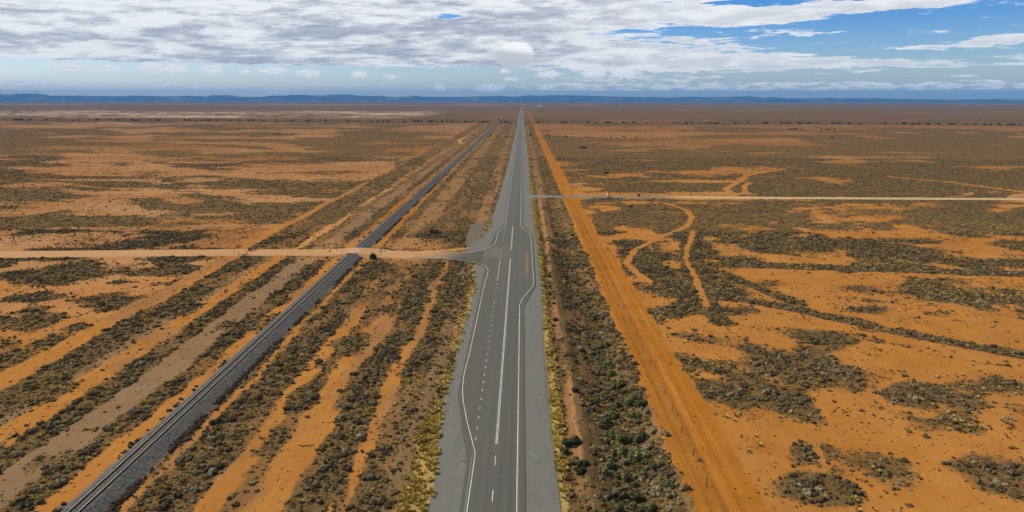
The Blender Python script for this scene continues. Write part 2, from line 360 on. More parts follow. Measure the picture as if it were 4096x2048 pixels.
def relief(X, Y):
    r = np.hypot(X, Y)
    z = .22*(fbm(X/14, Y/14, 3, 101)-.5) + .10*(fbm(X/2.5, Y/2.5, 2, 102)-.5)
    flat = np.maximum((1-ss(10.5, 14.5, np.abs(X+4.0)-3)), (1-ss(6, 9, np.abs(X+64.2))))
    d1 = dline(X, Y, LEFT_RD); d2 = dline(X, Y, RIGHT_RD)
    flat = np.maximum(flat, 1-ss(4.5, 7.5, np.minimum(d1-1.0, d2)))
    z = z*(1-flat)*(1-ss(900, 1500, r))
    near = 1-ss(380, 440, Y)
    ditch = -1.3*ss(12, 17, X)*(1-ss(19.5, 24.5, X)) + .45*ss(9.8, 11.1, X)*(1-ss(11.4, 13, X)) + .5*ss(24.4, 25.6, X)*(1-ss(26, 31, X))
    z = z + ditch*near*(1-ss(.0, 1, 1-np.clip((np.abs(Y-421)-6)/8, 0, 1)))
    ruts = .05*np.sin(X*2.4)*ss(26, 28, X)*(1-ss(33, 36, X))
    return z + ruts*near

CRK1 = PL([(-600,481),(0,481),(450,482),(1000,484),(2000,490),(2100,492),(2700,494),(3300,495),(3700,498),(4096,502),(4700,508)])
CRK2 = PL([(-500,541),(200,541),(1000,537),(1500,536),(1900,545),(2300,551),(2500,553),(2800,551),(3300,550),(3700,552),(4096,556),(4700,558)])
LEFT_RD = PL([(-900,1026),(0,1019),(500,1014),(1024,1010),(1440,1012),(1650,1020),(1800,1022),(1900,1022),(2000,1020)])
RIGHT_RD = PL([(2110,786),(2300,787),(2600,788.5),(3072,792),(4096,797),(5400,803)])

# ------------------------------------------------------------------ helpers for objects
def tag(o, label=None, cat=None, group=None, kind=None):
    if label: o['label'] = label
    if cat: o['category'] = cat
    if group: o['group'] = group
    if kind: o['kind'] = kind
    return o
def mesh_np(name, co, quads, mat, smooth=False):
    me = bpy.data.meshes.new(name); co = np.asarray(co, np.float32); quads = np.asarray(quads, np.int32)
    k = quads.shape[1]
    me.vertices.add(len(co)); me.vertices.foreach_set('co', co.ravel())
    me.loops.add(quads.size); me.loops.foreach_set('vertex_index', quads.ravel())
    me.polygons.add(len(quads)); me.polygons.foreach_set('loop_start', np.arange(0, quads.size, k, dtype=np.int32))
    me.update(calc_edges=True)
    me.polygons.foreach_set('use_smooth', np.full(len(quads), smooth, bool))
    if mat: me.materials.append(mat)
    return me
def link(name, me, parent=None, loc=(0,0,0), rz=0.0):
    o = bpy.data.objects.new(name, me); COL.objects.link(o); o.parent = parent; o.location = loc; o.rotation_euler = (0,0,rz); return o
def empty(name, loc, rz=0.0):
    o = bpy.data.objects.new(name, None); COL.objects.link(o); o.location = loc; o.rotation_euler = (0,0,rz); o.empty_display_size = .3; return o
class MB:
    def __init__(s): s.v = []; s.f = []
    def add(s, v, f):
        b = len(s.v); s.v += [tuple(p) for p in v]; s.f += [tuple(i+b for i in q) for q in f]; return s
    def box(s, c, d, rz=0.0, taper=1.0):
        cx, cy, cz = c; x, y, z = d[0]/2, d[1]/2, d[2]/2; cr, sr = math.cos(rz), math.sin(rz); v = []
        for k in (-1, 1):
            t = taper if k > 0 else 1
            for a, b in ((-1,-1),(1,-1),(1,1),(-1,1)):
                px, py = a*x*t, b*y*t; v.append((cx+px*cr-py*sr, cy+px*sr+py*cr, cz+k*z))
        return s.add(v, [(3,2,1,0),(4,5,6,7),(0,1,5,4),(1,2,6,5),(2,3,7,6),(3,0,4,7)])
    def bar(s, a, b, r, r2=None, n=8):
        a = Vector(a); b = Vector(b); r2 = r if r2 is None else r2; d = (b-a).normalized()
        u = d.orthogonal().normalized(); w = d.cross(u); v = []
        for p, q in ((a, r), (b, r2)):
            for i in range(n):
                t = 2*math.pi*i/n; v.append(p + u*(q*math.cos(t)) + w*(q*math.sin(t)))
        f = [(i, (i+1) % n, n+(i+1) % n, n+i) for i in range(n)] + [tuple(range(n-1, -1, -1)), tuple(range(n, 2*n))]
        return s.add(v, f)
    def prism(s, pts, y0, y1):           # outline in x,z pushed through y
        n = len(pts); v = [(x, y0, z) for x, z in pts] + [(x, y1, z) for x, z in pts]
        return s.add(v, [tuple(range(n)), tuple(range(2*n-1, n-1, -1))] + [((i+1) % n, i, n+i, n+(i+1) % n) for i in range(n)])
    def mesh(s, name, mat):
        me = bpy.data.meshes.new(name); me.from_pydata(s.v, [], s.f); me.materials.append(mat); me.update(); return me
    def build(s, name, mat, parent=None, loc=(0,0,0), rz=0.0): return link(name, s.mesh(name, mat), parent, loc, rz)

def pmat(name, col, rough=.8, metal=0.0, var=.15, scale=6.0, bump=0.0, col2=None):
    m = bpy.data.materials.new(name); m.use_nodes = True; nt = m.node_tree; b = nt.nodes['Principled BSDF']
    tc = nt.nodes.new('ShaderNodeTexCoord'); n = noise(nt, tc.outputs['Object'], scale, 5, .6)
    c2 = col2 or tuple(c*(1-var*2) for c in col)
    nt.links.new(mixc(nt, n.ramp(.35, .7), col, c2), b.inputs['Base Color'])
    b.inputs['Roughness'].default_value = rough; b.inputs['Metallic'].default_value = metal
    b.inputs['Specular IOR Level'].default_value = .25
    if bump:
        bp = nt.nodes.new('ShaderNodeBump'); bp.inputs['Strength'].default_value = bump; bp.inputs['Distance'].default_value = .05
        nt.links.new(n.s, bp.inputs['Height']); nt.links.new(bp.outputs[0], b.inputs['Normal'])
    return m
def pos(nt):
    g = nt.nodes.new('ShaderNodeNewGeometry'); return g.outputs['Position']
def attr(nt, name, inst=False):
    a = nt.nodes.new('ShaderNodeAttribute'); a.attribute_name = name
    if inst: a.attribute_type = 'INSTANCER'
    return a

# ------------------------------------------------------------------ ground sheet
def ground_material():
    m = bpy.data.materials.new('desert_soil'); m.use_nodes = True; nt = m.node_tree; b = nt.nodes['Principled BSDF']
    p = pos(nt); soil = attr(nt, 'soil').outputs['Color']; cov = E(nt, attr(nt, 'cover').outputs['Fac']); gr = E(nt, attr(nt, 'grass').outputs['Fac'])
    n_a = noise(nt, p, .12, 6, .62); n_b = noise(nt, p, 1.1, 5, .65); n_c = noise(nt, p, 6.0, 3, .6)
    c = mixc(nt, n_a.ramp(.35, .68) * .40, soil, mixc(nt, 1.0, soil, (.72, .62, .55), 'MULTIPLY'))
    c = mixc(nt, n_b.ramp(.40, .66) * .30, c, mixc(nt, 1.0, c, (1.22, 1.25, 1.3), 'MULTIPLY'))
    st_ = noise(nt, comb(nt, sep(nt, p)[0] * .9, sep(nt, p)[1] * .07), 1.0, 5, .65)
    c = mixc(nt, st_.ramp(.42, .7) * .30, c, mixc(nt, 1.0, c, (.74, .66, .58), 'MULTIPLY'))
    xx = sep(nt, p)[0]; inn = (xx - 31.0)._m('ABSOLUTE').ramp(6.0, 5.0)
    wv = noise(nt, comb(nt, xx * 1.3, sep(nt, p)[1] * .018), 1.0, 4, .7)
    c = mixc(nt, wv.ramp(.48, .66) * inn * .3, c, (.52, .25, .085)); c = mixc(nt, wv.ramp(.46, .34) * inn * .3, c, (.25, .075, .008))
    c = mixc(nt, noise(nt, p, .035, 5, .65).ramp(.42, .62) * .35, c, mixc(nt, 1.0, c, (.80, .80, .85), 'MULTIPLY'))
    sp = noise(nt, p, 2.6, 2, .8); c = mixc(nt, (sp + cov * .03).ramp(.60, .70) * .6, c, (.115, .070, .028)); sp2 = noise(nt, p, 3.7, 2, .8, .5); c = mixc(nt, sp2.ramp(.62, .70) * .45, c, (.50, .33, .14))
    c = mixc(nt, n_c.ramp(.5, .7) * .32, c, mixc(nt, 1.0, c, (.55, .52, .5), 'MULTIPLY'))
    # sparse tufts and litter between the shrubs
    lit = (cov * .75 + (n_b - .5) * 1.5 + (n_c - .5) * .7).ramp(.22, .52)
    vegc = mixc(nt, noise(nt, p, .45, 4, .6).ramp(.35, .65), (.072, .046, .020), (.150, .100, .045))
    vegc = mixc(nt, noise(nt, p, 2.3, 2, .6).ramp(.52, .66) * .6, vegc, (.28, .20, .065))
    c = mixc(nt, lit * cov.ramp(.0, .4) * .75, c, vegc)
    c = mixc(nt, (gr * .8 + (n_c - .5) * .9).ramp(.3, .7) * .8, c, (.42, .29, .075))
    nt.links.new(c, b.inputs['Base Color']); b.inputs['Roughness'].default_value = 1.0; b.inputs['Specular IOR Level'].default_value = .0
    bp = nt.nodes.new('ShaderNodeBump'); bp.inputs['Strength'].default_value = .5; bp.inputs['Distance'].default_value = .25
    nt.links.new((n_b + n_c * .35).s, bp.inputs['Height']); nt.links.new(bp.outputs[0], b.inputs['Normal'])
    return m
def radii():
    r = [4.0, 12, 22, 34, 46, 56, 64, 70]; v = 70.0
    while v < 300: v *= 1.0045; r.append(v)
    while v < 1500: v *= 1.0075; r.append(v)
    while v < 30500: v *= 1.014; r.append(v)
    return np.array(r)
def ground():
    rr = radii()
    a1 = np.radians(np.concatenate([np.arange(-44, 44.001, .085), np.arange(47, 316, 6.0)]))
    nR, nA = len(rr), len(a1)
    A, Rr = np.meshgrid(a1, rr)
    X = Rr*np.sin(A); Y = Rr*np.cos(A)
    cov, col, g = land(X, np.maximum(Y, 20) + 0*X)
    Z = relief(X, Y)
    co = np.stack([X, Y, Z], -1).reshape(-1, 3)
    i = np.arange(nR-1)[:, None]*nA; j = np.arange(nA)[None]; j2 = (j+1) % nA
    q = np.stack([i+j, i+j2, i+nA+j2, i+nA+j], -1).reshape(-1, 4)[:, ::-1]
    me = mesh_np('ground', co, q, ground_material(), True)
    def fa(nm, v):
        at = me.attributes.new(nm, 'FLOAT', 'POINT'); at.data.foreach_set('value', np.ascontiguousarray(v, np.float32).ravel())
    fa('cover', cov); fa('grass', g)
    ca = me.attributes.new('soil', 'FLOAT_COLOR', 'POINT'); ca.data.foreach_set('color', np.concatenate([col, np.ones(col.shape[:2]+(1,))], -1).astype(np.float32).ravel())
    # close the middle
    o = link('ground', me); tag(o, kind='structure')
ground()

# ------------------------------------------------------------------ sheets that follow the road
def ribbon(name, ys, xs_fn, zs_fn, mat, n, sm=True, attrs=None):
    V = []; 
    for yv in ys:
        xs = xs_fn(yv); V += [(x, yv, z) for x, z in zip(xs, zs_fn(yv, xs))]
    nY = len(ys); i = np.arange(nY-1)[:, None]*n; j = np.arange(n-1)[None]
    q = np.stack([i+j, i+j+1, i+n+j+1, i+n+j], -1).reshape(-1, 4)
    o = link(name, mesh_np(name, V, q, mat, sm)); return tag(o, kind='structure')
def geo(a, b, k):
    r = [a]
    while r[-1] < b: r.append(r[-1] + max(1.5, r[-1]*k))
    return np.array(r)

def asphalt_mat():
    m = bpy.data.materials.new('worn_asphalt'); m.use_nodes = True; nt = m.node_tree; b = nt.nodes['Principled BSDF']
    p = pos(nt); x, y, z = sep(nt, p)
    long = noise(nt, comb(nt, x * 1.6, y * .02), 1.0, 4, .6)
    pat = noise(nt, comb(nt, x * .35, y * .05), 1.0, 5, .6)
    fine = noise(nt, p, 9.0, 4, .7); mid = noise(nt, p, .8, 4, .6)
    c = mixc(nt, long.ramp(.3, .7), (.098, .099, .090), (.080, .082, .078))
    c = mixc(nt, pat.ramp(.45, .7) * .6, c, (.095, .090, .074))
    # wheel paths, darker with rubber and bitumen
    for cx, w, k in ((-1.45, .5, .38), (-3.15, .5, .28), (-5.1, .45, .22), (-6.9, .45, .22), (-2.3, 1.6, .12)):
        c = mixc(nt, (x - cx)._m('ABSOLUTE').ramp(w, w*.3) * mid.ramp(.2, .8) * k, c, (.046, .049, .052))
    turn = x._m('ABSOLUTE')  # side pockets are browner
    c = mixc(nt, (x * -1.0).ramp(8.0, 9.0) * .45, c, (.090, .082, .063))
    c = mixc(nt, x.ramp(-.2, .5) * .5, c, (.090, .082, .063))
    # tar dribbles and red dust dragged on to the seal
    c = mixc(nt, noise(nt, comb(nt, x * 3.0, y * .25), 1.0, 3, .5).ramp(.68, .76) * .45, c, (.035, .035, .035))
    dz = (y - 238.0)._m('ABSOLUTE').ramp(28, 6) * (x - 1.9)._m('ABSOLUTE').ramp(.75, .2)
    c = mixc(nt, dz * noise(nt, comb(nt, x * 5, y * .12), 1.0, 3, .6).ramp(.42, .6) * .75, c, (.42, .20, .06))
    side = ((y - 255.0)._m('ABSOLUTE').ramp(14, 2)) * x.ramp(-2.5, -9.0)
    c = mixc(nt, side * (pat + mid * .5).ramp(.4, .9) * .35, c, (.26, .20, .14))
    c = mixc(nt, (fine - .5) * .5 + .22, c, mixc(nt, 1.0, c, (.6, .6, .62), 'MULTIPLY'))
    nt.links.new(c, b.inputs['Base Color']); b.inputs['Roughness'].default_value = .75; b.inputs['Specular IOR Level'].default_value = .3
    bp = nt.nodes.new('ShaderNodeBump'); bp.inputs['Strength'].default_value = .25; bp.inputs['Distance'].default_value = .02
    nt.links.new(fine.s, bp.inputs['Height']); nt.links.new(bp.outputs[0], b.inputs['Normal'])
    return m
def gravel_mat(name, a, bb, s=3.0, dust=.3, band=None):
    m = bpy.data.materials.new(name); m.use_nodes = True; nt = m.node_tree; b = nt.nodes['Principled BSDF']
    p = pos(nt); x, y, z = sep(nt, p)
    f = noise(nt, p, s * 3, 5, .75); g = noise(nt, comb(nt, x * .8, y * .06), 1.0, 5, .6); h = noise(nt, p, .25, 4, .6)
    c = mixc(nt, f.ramp(.3, .7), a, bb)
    c = mixc(nt, g.ramp(.45, .75) * .35, c, mixc(nt, 1.0, c, (.62, .64, .66), 'MULTIPLY'))
    c = mixc(nt, h.ramp(.5, .75) * dust, c, (.30, .20, .115))
    nt.links.new(c, b.inputs['Base Color']); b.inputs['Roughness'].default_value = .95; b.inputs['Specular IOR Level'].default_value = .1
    bp = nt.nodes.new('ShaderNodeBump'); bp.inputs['Strength'].default_value = .8; bp.inputs['Distance'].default_value = .08
    nt.links.new(f.s, bp.inputs['Height']); nt.links.new(bp.outputs[0], b.inputs['Normal'])
    return m
Ym = lambda py: P(2088, py)[1]
# seal edges and gravel edges against distance
LE = [(60,-8.8),(Ym(1850),-8.9),(Ym(1700),-11.0),(Ym(1580),-12.9),(Ym(1084),-13.0),(Ym(1045),-14.6),(262,-15),(Ym(985),-13.2),(Ym(945),-12.2),(Ym(926),-11.8),(Ym(900),-8.7),(6000,-8.6)]
RE = [(60,.75),(Ym(1230),.8),(Ym(1143),4.6),(Ym(944),4.9),(Ym(905),1.0),(Ym(900),.8),(6000,.8)]
LG = [(60,-13.3),(Ym(1900),-13.6),(Ym(1700),-15.2),(Ym(1421),-15.2),(Ym(1150),-14.6),(Ym(1050),-17.5),(262,-22),(Ym(985),-20),(Ym(950),-17),(Ym(900),-14.8),(Ym(750),-13.6),(700,-12.2),(980,-12.4),(985,-9.6),(1010,-9.6),(1020,-11.6),(1480,-11.4),(1490,-9.5),(1520,-9.5),(1530,-11.6),(6000,-11.0)]
RG = [(60,6.4),(Ym(1600),5.2),(Ym(1400),5.2),(Ym(1183),6.6),(Ym(950),6.6),(Ym(880),5.6),(Ym(810),5.2),(Ym(789),7.5),(Ym(760),5.4),(980,5.8),(985,2.0),(1010,2.0),(1020,4.6),(1480,4.8),(1490,1.8),(1520,1.8),(1530,4.6),(6000,4.2)]
def ip(t, y): return float(np.interp(y, [a for a, _ in t], [b for _, b in t]))
ROAD_END = P(2088, 432)[1]
ys_g = geo(62, ROAD_END, .008)
def g_x(y):
    l = ip(LG, y) + .9*(float(fbm(np.array([y/3.0]), np.array([1.5]), 3, 3)[0])-.5); r = ip(RG, y) + .9*(float(fbm(np.array([y/3.0]), np.array([8.5]), 3, 4)[0])-.5)
    return [l-1.0, l, -9.2, -4.2, 1.2, r, r+1.0]
m_shoulder = gravel_mat('grey_shoulder_gravel', (.190,.194,.182), (.098,.103,.098), 2.0, .16)
ribbon('gravel_shoulder', ys_g, g_x, lambda y, xs: [-.30, .06, .13, .20, .13, .06, -.30], m_shoulder, 7, False)
m_asph = asphalt_mat()
ys_r = geo(62, ROAD_END, .006)
def r_x(y):
    l, r = ip(LE, y), ip(RE, y); return [l-.02, l, -4.2, r, r+.02]
ribbon('highway', ys_r, r_x, lambda y, xs: [.12, .225, .262, .225, .12], m_asph, 5, False)
def rz(x, y):      # height of the seal at x
    l, r = ip(LE, y), ip(RE, y)
    t = (x+4.2)/(r+4.2) if x > -4.2 else (x+4.2)/(l+4.2)
    return .262 - .037*min(max(t, 0), 1)

# the sealed bend beyond the far end of the straight
bend = PL([(2092,432),(2098,430),(2120,429),(2150,428),(2163,425.5),(2160,422.5),(2145,419.5),(2122,418.8)])
def path_mesh(name, pts, w, mat, z0=.05, crown=.1, sub=1, jag=0.0, col=None, dip=.5):
    # resample
    P_ = [Vector(p) for p in pts]; S = []
    for a, b in zip(P_, P_[1:]):
        L = (b-a).length; n = max(1, int(L/sub))
        S += [a.lerp(b, k/n) for k in range(n)]
    S.append(P_[-1])
    for _ in range(6*(sub < 30)):
        S = [S[0]] + [(S[i-1]+S[i]*2+S[i+1])/4 for i in range(1, len(S)-1)] + [S[-1]]
    V = []; U = []
    for i, p in enumerate(S):
        t = (S[min(i+1, len(S)-1)]-S[max(i-1, 0)]).normalized(); nrm = Vector((-t.y, t.x))
        ww = w(p) if callable(w) else w
        for k, (s, z) in enumerate(((-1-dip/ww, -.22), (-1, z0), (0, z0+crown), (1, z0), (1+dip/ww, -.22))):
            jj = jag*(random.random()-.5) if k in (0, 4, 1, 3) else 0
            q = p + nrm*(ww*s+jj); V.append((q.x, q.y, z))
    n = 5; nY = len(S); i = np.arange(nY-1)[:, None]*n; j = np.arange(n-1)[None]
    q = np.stack([i+j, i+j+1, i+n+j+1, i+n+j], -1).reshape(-1, 4)
    me = mesh_np(name, V, q[:, ::-1], mat, False)
    return tag(link(name, me), kind='structure')
m_bend = pmat('distant_seal', (.22,.21,.19), .9, 0, .1, .01)
path_mesh('highway_bend', bend, 15, m_bend, .3, .3, 40)
path_mesh('highway_bend', PL([(2108,418.5),(2095,418.3),(2088,420.5)]), 22, m_bend, .3, .3, 60)

def dirt_mat(name, a, b2, seal_x=None):
    m = bpy.data.materials.new(name); m.use_nodes = True; nt = m.node_tree; b = nt.nodes['Principled BSDF']
    p = pos(nt); x, y, z = sep(nt, p)
    f = noise(nt, p, 5, 5, .7); g = noise(nt, comb(nt, x * .03, y * 1.1), 1.0, 4, .6); h = noise(nt, p, .2, 4, .6)
    c = mixc(nt, g.ramp(.3, .7), a, b2)
    c = mixc(nt, h.ramp(.4, .7) * .4, c, mixc(nt, 1.0, c, (.8, .75, .7), 'MULTIPLY'))
    c = mixc(nt, f.ramp(.45, .7) * .25, c, mixc(nt, 1.0, c, (.65, .62, .6), 'MULTIPLY'))
    if seal_x:
        gg = noise(nt, comb(nt, x * .12, y * .9), 1.0, 5, .6)
        k = (x + (gg - .5) * 22.0)
        k = k.ramp(*seal_x[:2]) if seal_x[0] < seal_x[1] else k.ramp(*seal_x[:2])
        c = mixc(nt, k, c, mixc(nt, gg.ramp(.3, .7), (.085, .083, .074), seal_x[2]))
    nt.links.new(c, b.inputs['Base Color']); b.inputs['Roughness'].default_value = .95; b.inputs['Specular IOR Level'].default_value = .1
    bp = nt.nodes.new('ShaderNodeBump'); bp.inputs['Strength'].default_value = .4; bp.inputs['Distance'].default_value = .06
    nt.links.new((f + g).s, bp.inputs['Height']); nt.links.new(bp.outputs[0], b.inputs['Normal'])
    return m
m_dl = dirt_mat('side_road_dirt', (.47,.275,.125), (.38,.22,.10), (-38, -20, (.20,.165,.125)))
def wl(p):
    return 5.6 if p.x < -60 else 5.6 + 1.2*max(0, (p.x+60)/45)
lr = [p for p in LEFT_RD if p[0] < -22]
lr += [(-16.0, lr[-1][1]-.5), (-10.5, lr[-1][1]-.5)]
path_mesh('dirt_road_west', lr, wl, m_dl, .10, .12, 3.0, .5)
m_dr = dirt_mat('branch_road_gravel', (.50,.36,.20), (.42,.30,.165), (102, 84, (.27,.25,.215)))
rd = [(3.5, RIGHT_RD[0][1])] + [p for p in RIGHT_RD if p[0] > 6]
path_mesh('dirt_road_east', rd, lambda p: 4.2 + 2.5*max(0, 1-(p.x-3.5)/14), m_dr, .10, .10, 3.0, .5)
# sealed apron where the side road meets the highway
ap = PL([(1640,1034),(1740,1037),(1820,1043),(1885,1052),(1925,1062),(1950,1078),(1960,1100),(2010,1100),(2010,930),(2000,922),(1992,930),(1984,956),(1978,976),(1960,992),(1925,1005),(1880,1014),(1800,1017),(1700,1016)])
bm = bmesh.new(); f = bm.faces.new([bm.verts.new((x, y, .215 + .02*min(0, (x+20)/20))) for x, y in ap]); f.normal_update(); bmesh.ops.triangulate(bm, faces=[f])
def apron_mat():
    m = dirt_mat('dusty_apron_seal', (.36,.24,.135), (.24,.185,.13), (-34, -22, (.085,.082,.072))); return m
me = bpy.data.meshes.new('road_apron'); bm.normal_update()
for ff in bm.faces:
    if ff.normal.z < 0: ff.normal_flip()
bm.to_mesh(me); me.materials.append(apron_mat()); tag(link('road_apron', me), kind='structure')

# painted markings: thin sheets just above the seal
m_white = pmat('white_line_paint', (.66,.65,.60), .6, 0, .22, 1.2)
m_yel = pmat('yellow_line_paint', (.66,.56,.12), .6, 0, .1, 1.5)
def line_mesh(mb, pts, w, zf=None, teeth=False):
    S = []
    for (a, b) in zip(pts, pts[1:]):
        a = Vector(a); b = Vector(b); n = max(1, int((b-a).length/4)); S += [a.lerp(b, k/n) for k in range(n)]
    S.append(Vector(pts[-1]))
    L = []
    for i, p in enumerate(S):
        t = (S[min(i+1, len(S)-1)]-S[max(i-1, 0)]).normalized(); nr = Vector((-t.y, t.x))
        z = rz(p.x, p.y)+.006 if zf is None else zf
        L.append(((p.x-nr.x*w/2, p.y-nr.y*w/2, z), (p.x+nr.x*w/2, p.y+nr.y*w/2, z)))
    for a, b in zip(L, L[1:]): mb.add([a[0], b[0], b[1], a[1]], [(0, 1, 2, 3)])
    return mb
WM = MB()
line_mesh(WM, [(-7.95, 62)] + PL([(1901,1819),(1889,1770),(1868,1690),(1853,1610),(1850,1560),(1856,1500),(1877,1421),(1910,1270),(1935,1150),(1952,1092),(1952.5,1083),(1949,1075),(1941,1067),(1931,1061),(1920,1057),(1900,1053)]), .13, .243)
line_mesh(WM, PL([(1900,1053),(1881,1049.5),(1840,1043.5),(1800,1038.5),(1740,1034.5),(1660,1031.5)]), .14, .245)
line_mesh(WM, PL([(1881,1012),(1905,1007),(1930,1001),(1950,994),(1963,988)]), .15, .245)
line_mesh(WM, PL([(1963,988),(1974,981),(1981,973),(1985,962),(1988,950),(1991,932),(1994,926),(2000,922),(2020,909),(2024,905)]) + [(-7.8, Ym(895)), (-7.8, ROAD_END)], .13, None)
line_mesh(WM, [(-.55, 62), (-.5, Ym(1222))] + PL([(2083,1208),(2095,1190),(2125,1155),(2133,1143),(2134,1132),(2131.5,1080),(2127,1010),(2124,955),(2121,944),(2112,932),(2093,919),(2086.5,912),(2085.5,905)]) + [(-.42, Ym(895)), (-.42, ROAD_END)], .13, None)
yT, yB = Ym(1038), Ym(1783)
for x in (-4.33, -4.07): line_mesh(WM, [(x, yB), (x, yT)], .12)
for x in (-4.28, -4.02): line_mesh(WM, [(x, Ym(1002)), (x, Ym(910))], .12)
for y0 in (Ym(1867), Ym(2014)): line_mesh(WM, [(-4.2, y0), (-4.2, y0+3)], .12)
line_mesh(WM, [(-4.2, 76), (-4.2, 79)], .12); line_mesh(WM, [(-4.2, 64), (-4.2, 67)], .12)
y = 315.0
while y < 2400: line_mesh(WM, [(-4.15, y), (-4.15, y+3)], .13); y += 11.3
line_mesh(WM, [(-7.95, Ym(1127)), (-7.95, Ym(1040))], .14)
y = Ym(1767)
while y < Ym(1127)-1: line_mesh(WM, [(-7.95, y), (-7.95, y+1.0)], .14); y += 4.05
# raised ribs of the audible edge lines
for xx, y1 in ((-8.02, Ym(1819)), (-.49, Ym(1240))):
    y = 64.0
    while y < y1: WM.box((xx-.12 if xx < -4 else xx+.12, y, rz(xx, y)+.008), (.14, .11, .012)); y += .55
o = WM.build('road_markings', m_white); tag(o, kind='structure')
YM_ = MB(); y = Ym(1029)
while y < Ym(915): line_mesh(YM_, [(-7.95, y), (-7.95, y+1.0)], .13); y += 4.05
tag(YM_.build('yellow_road_markings', m_yel), kind='structure')

# ------------------------------------------------------------------ railway
RX = -64.2
def rail_x(y): return RX + float(np.interp(y, [60,95,180,262,420,800,2000,6000], [0,0,-.5,-1.0,-.8,-.2,1.6,2.5]))
m_ballast = gravel_mat('railway_ballast', (.135,.135,.135), (.036,.038,.042), .6, .12)
ys_b = geo(60, 9000, .01)
ribbon('railway_embankment', ys_b, lambda y: [rail_x(y)+d for d in (-3.8,-3.0,-1.75,-1.5,-.6,.6,1.5,1.75,4.0,4.8)],
       lambda y, xs: [-.3,.0,.72,.80,.80,.80,.80,.72,.0,-.3], m_ballast, 10, False)
track = empty('railway_track', (rail_x(95), 95, .8)); tag(track, 'single railway line with shiny rails running straight across the plain on grey ballast', 'railway track')
m_rail = pmat('polished_rail_steel', (.46,.45,.43), .45, .5, .05, 20)
m_rust = pmat('rusty_rail_side', (.035,.025,.02), .8, .3, .2, 20)
m_sleeper = pmat('weathered_sleeper', (.120,.100,.078), .9, 0, .25, 4)
for s in (-1, 1):
    V = []; Fq = []; ys = geo(60, 8800, .01)
    prof = ((-.07, 0), (-.02, .03), (-.045, .17), (.045, .17), (.02, .03), (.07, 0))
    for yv in ys:
        for a, b in prof: V.append((rail_x(yv)+s*.7525+a-track.location.x, yv-95, .06+b))
    n = 6; i = np.arange(len(ys)-1)[:, None]*n; j = np.arange(n-1)[None]
    q = np.stack([i+j, i+j+1, i+n+j+1, i+n+j], -1).reshape(-1, 4)
    me = mesh_np('rail', V, q[:, ::-1], m_rail); me.materials.append(m_rust)
    mi = np.where((np.arange(len(q)) % 5) == 2, 0, 1).astype(np.int32); me.polygons.foreach_set('material_index', mi)
    link('rail', me, track)
slm = MB().box((0, 0, 0), (2.4, .24, .13)).mesh('sleeper', m_sleeper)
y = 84.0; k = 0; rest = MB()
while y < 520:
    if abs(y-262) > 6:
        x = rail_x(y)-track.location.x
        if k < 100: link('sleeper', slm, track, (x, y-95, -.042)); k += 1
        else: rest.box((x, y-95, -.042), (2.4, .24, .13))
    y += .68
o = rest.build('sleepers', m_sleeper, track); tag(o, kind='stuff')
# level crossing planking
lc = P(1398, 1012, .8); m_plank = pmat('dusty_crossing_panel', (.52,.33,.20), .9, 0, .1, 1)
cr = MB()
cy = P(1415, 1011)[1]
for dx, w in ((-1.45, 1.1), (0, 1.30), (1.45, 1.1)): cr.box((dx, 0, .075), (w, 9.6, .15))
o = cr.build('level_crossing_deck', m_plank, None, (rail_x(cy), cy, .84)); tag(o, 'dusty pinkish crossing deck between the rails where the dirt road crosses', 'crossing deck')
rm = MB()
for s in (-1, 1):   # dirt ramps up to the rails
    rm.add([(s*2.0, -5.2, .90-.0), (s*13, -5.2, -.0), (s*13, 5.2, .0), (s*2.0, 5.2, .90), (s*2.0, -7.2, -.1), (s*13, -6.6, -.2), (s*13, 6.6, -.2), (s*2.0, 7.2, -.1)],
           [(0,1,2,3) if s < 0 else (3,2,1,0), (0,4,5,1), (3,2,6,7)])
o = rm.build('crossing_ramp', m_dl, None, (rail_x(cy), cy, 0.02)); tag(o, kind='structure')

# ------------------------------------------------------------------ hills on the horizon
SKYL = [(-1500,384),(-900,380),(-300,379),(0,376),(40,377),(80,374),(140,373.5),(170,376.5),(200,381.5),(240,382),(320,381.5),(400,383.5),(500,384),(540,381),(600,383),(660,385),(760,383),(800,384.5),(830,384),(850,380),(930,380),(950,385),(1000,387),(1060,386.5),(1085,381),(1130,382),(1200,378.5),(1270,382),(1330,379),(1350,377),(1400,377),(1440,382),(1520,383.5),(1570,387),(1640,385),(1660,381),(1690,387),(1760,386.5),(1830,387.5),(1900,385),(2000,383),(2040,386),(2080,384),(2120,380),(2160,384),(2200,380),(2300,381),(2400,384),(2500,386),(2600,388),(2696,389),(2780,386),(2830,389),(2880,388),(2950,386),(3000,385),(3050,390),(3100,388),(3130,392),(3200,393),(3300,391),(3400,393),(3500,392),(3600,395),(3800,397),(4096,396),(4700,396),(5600,394)]
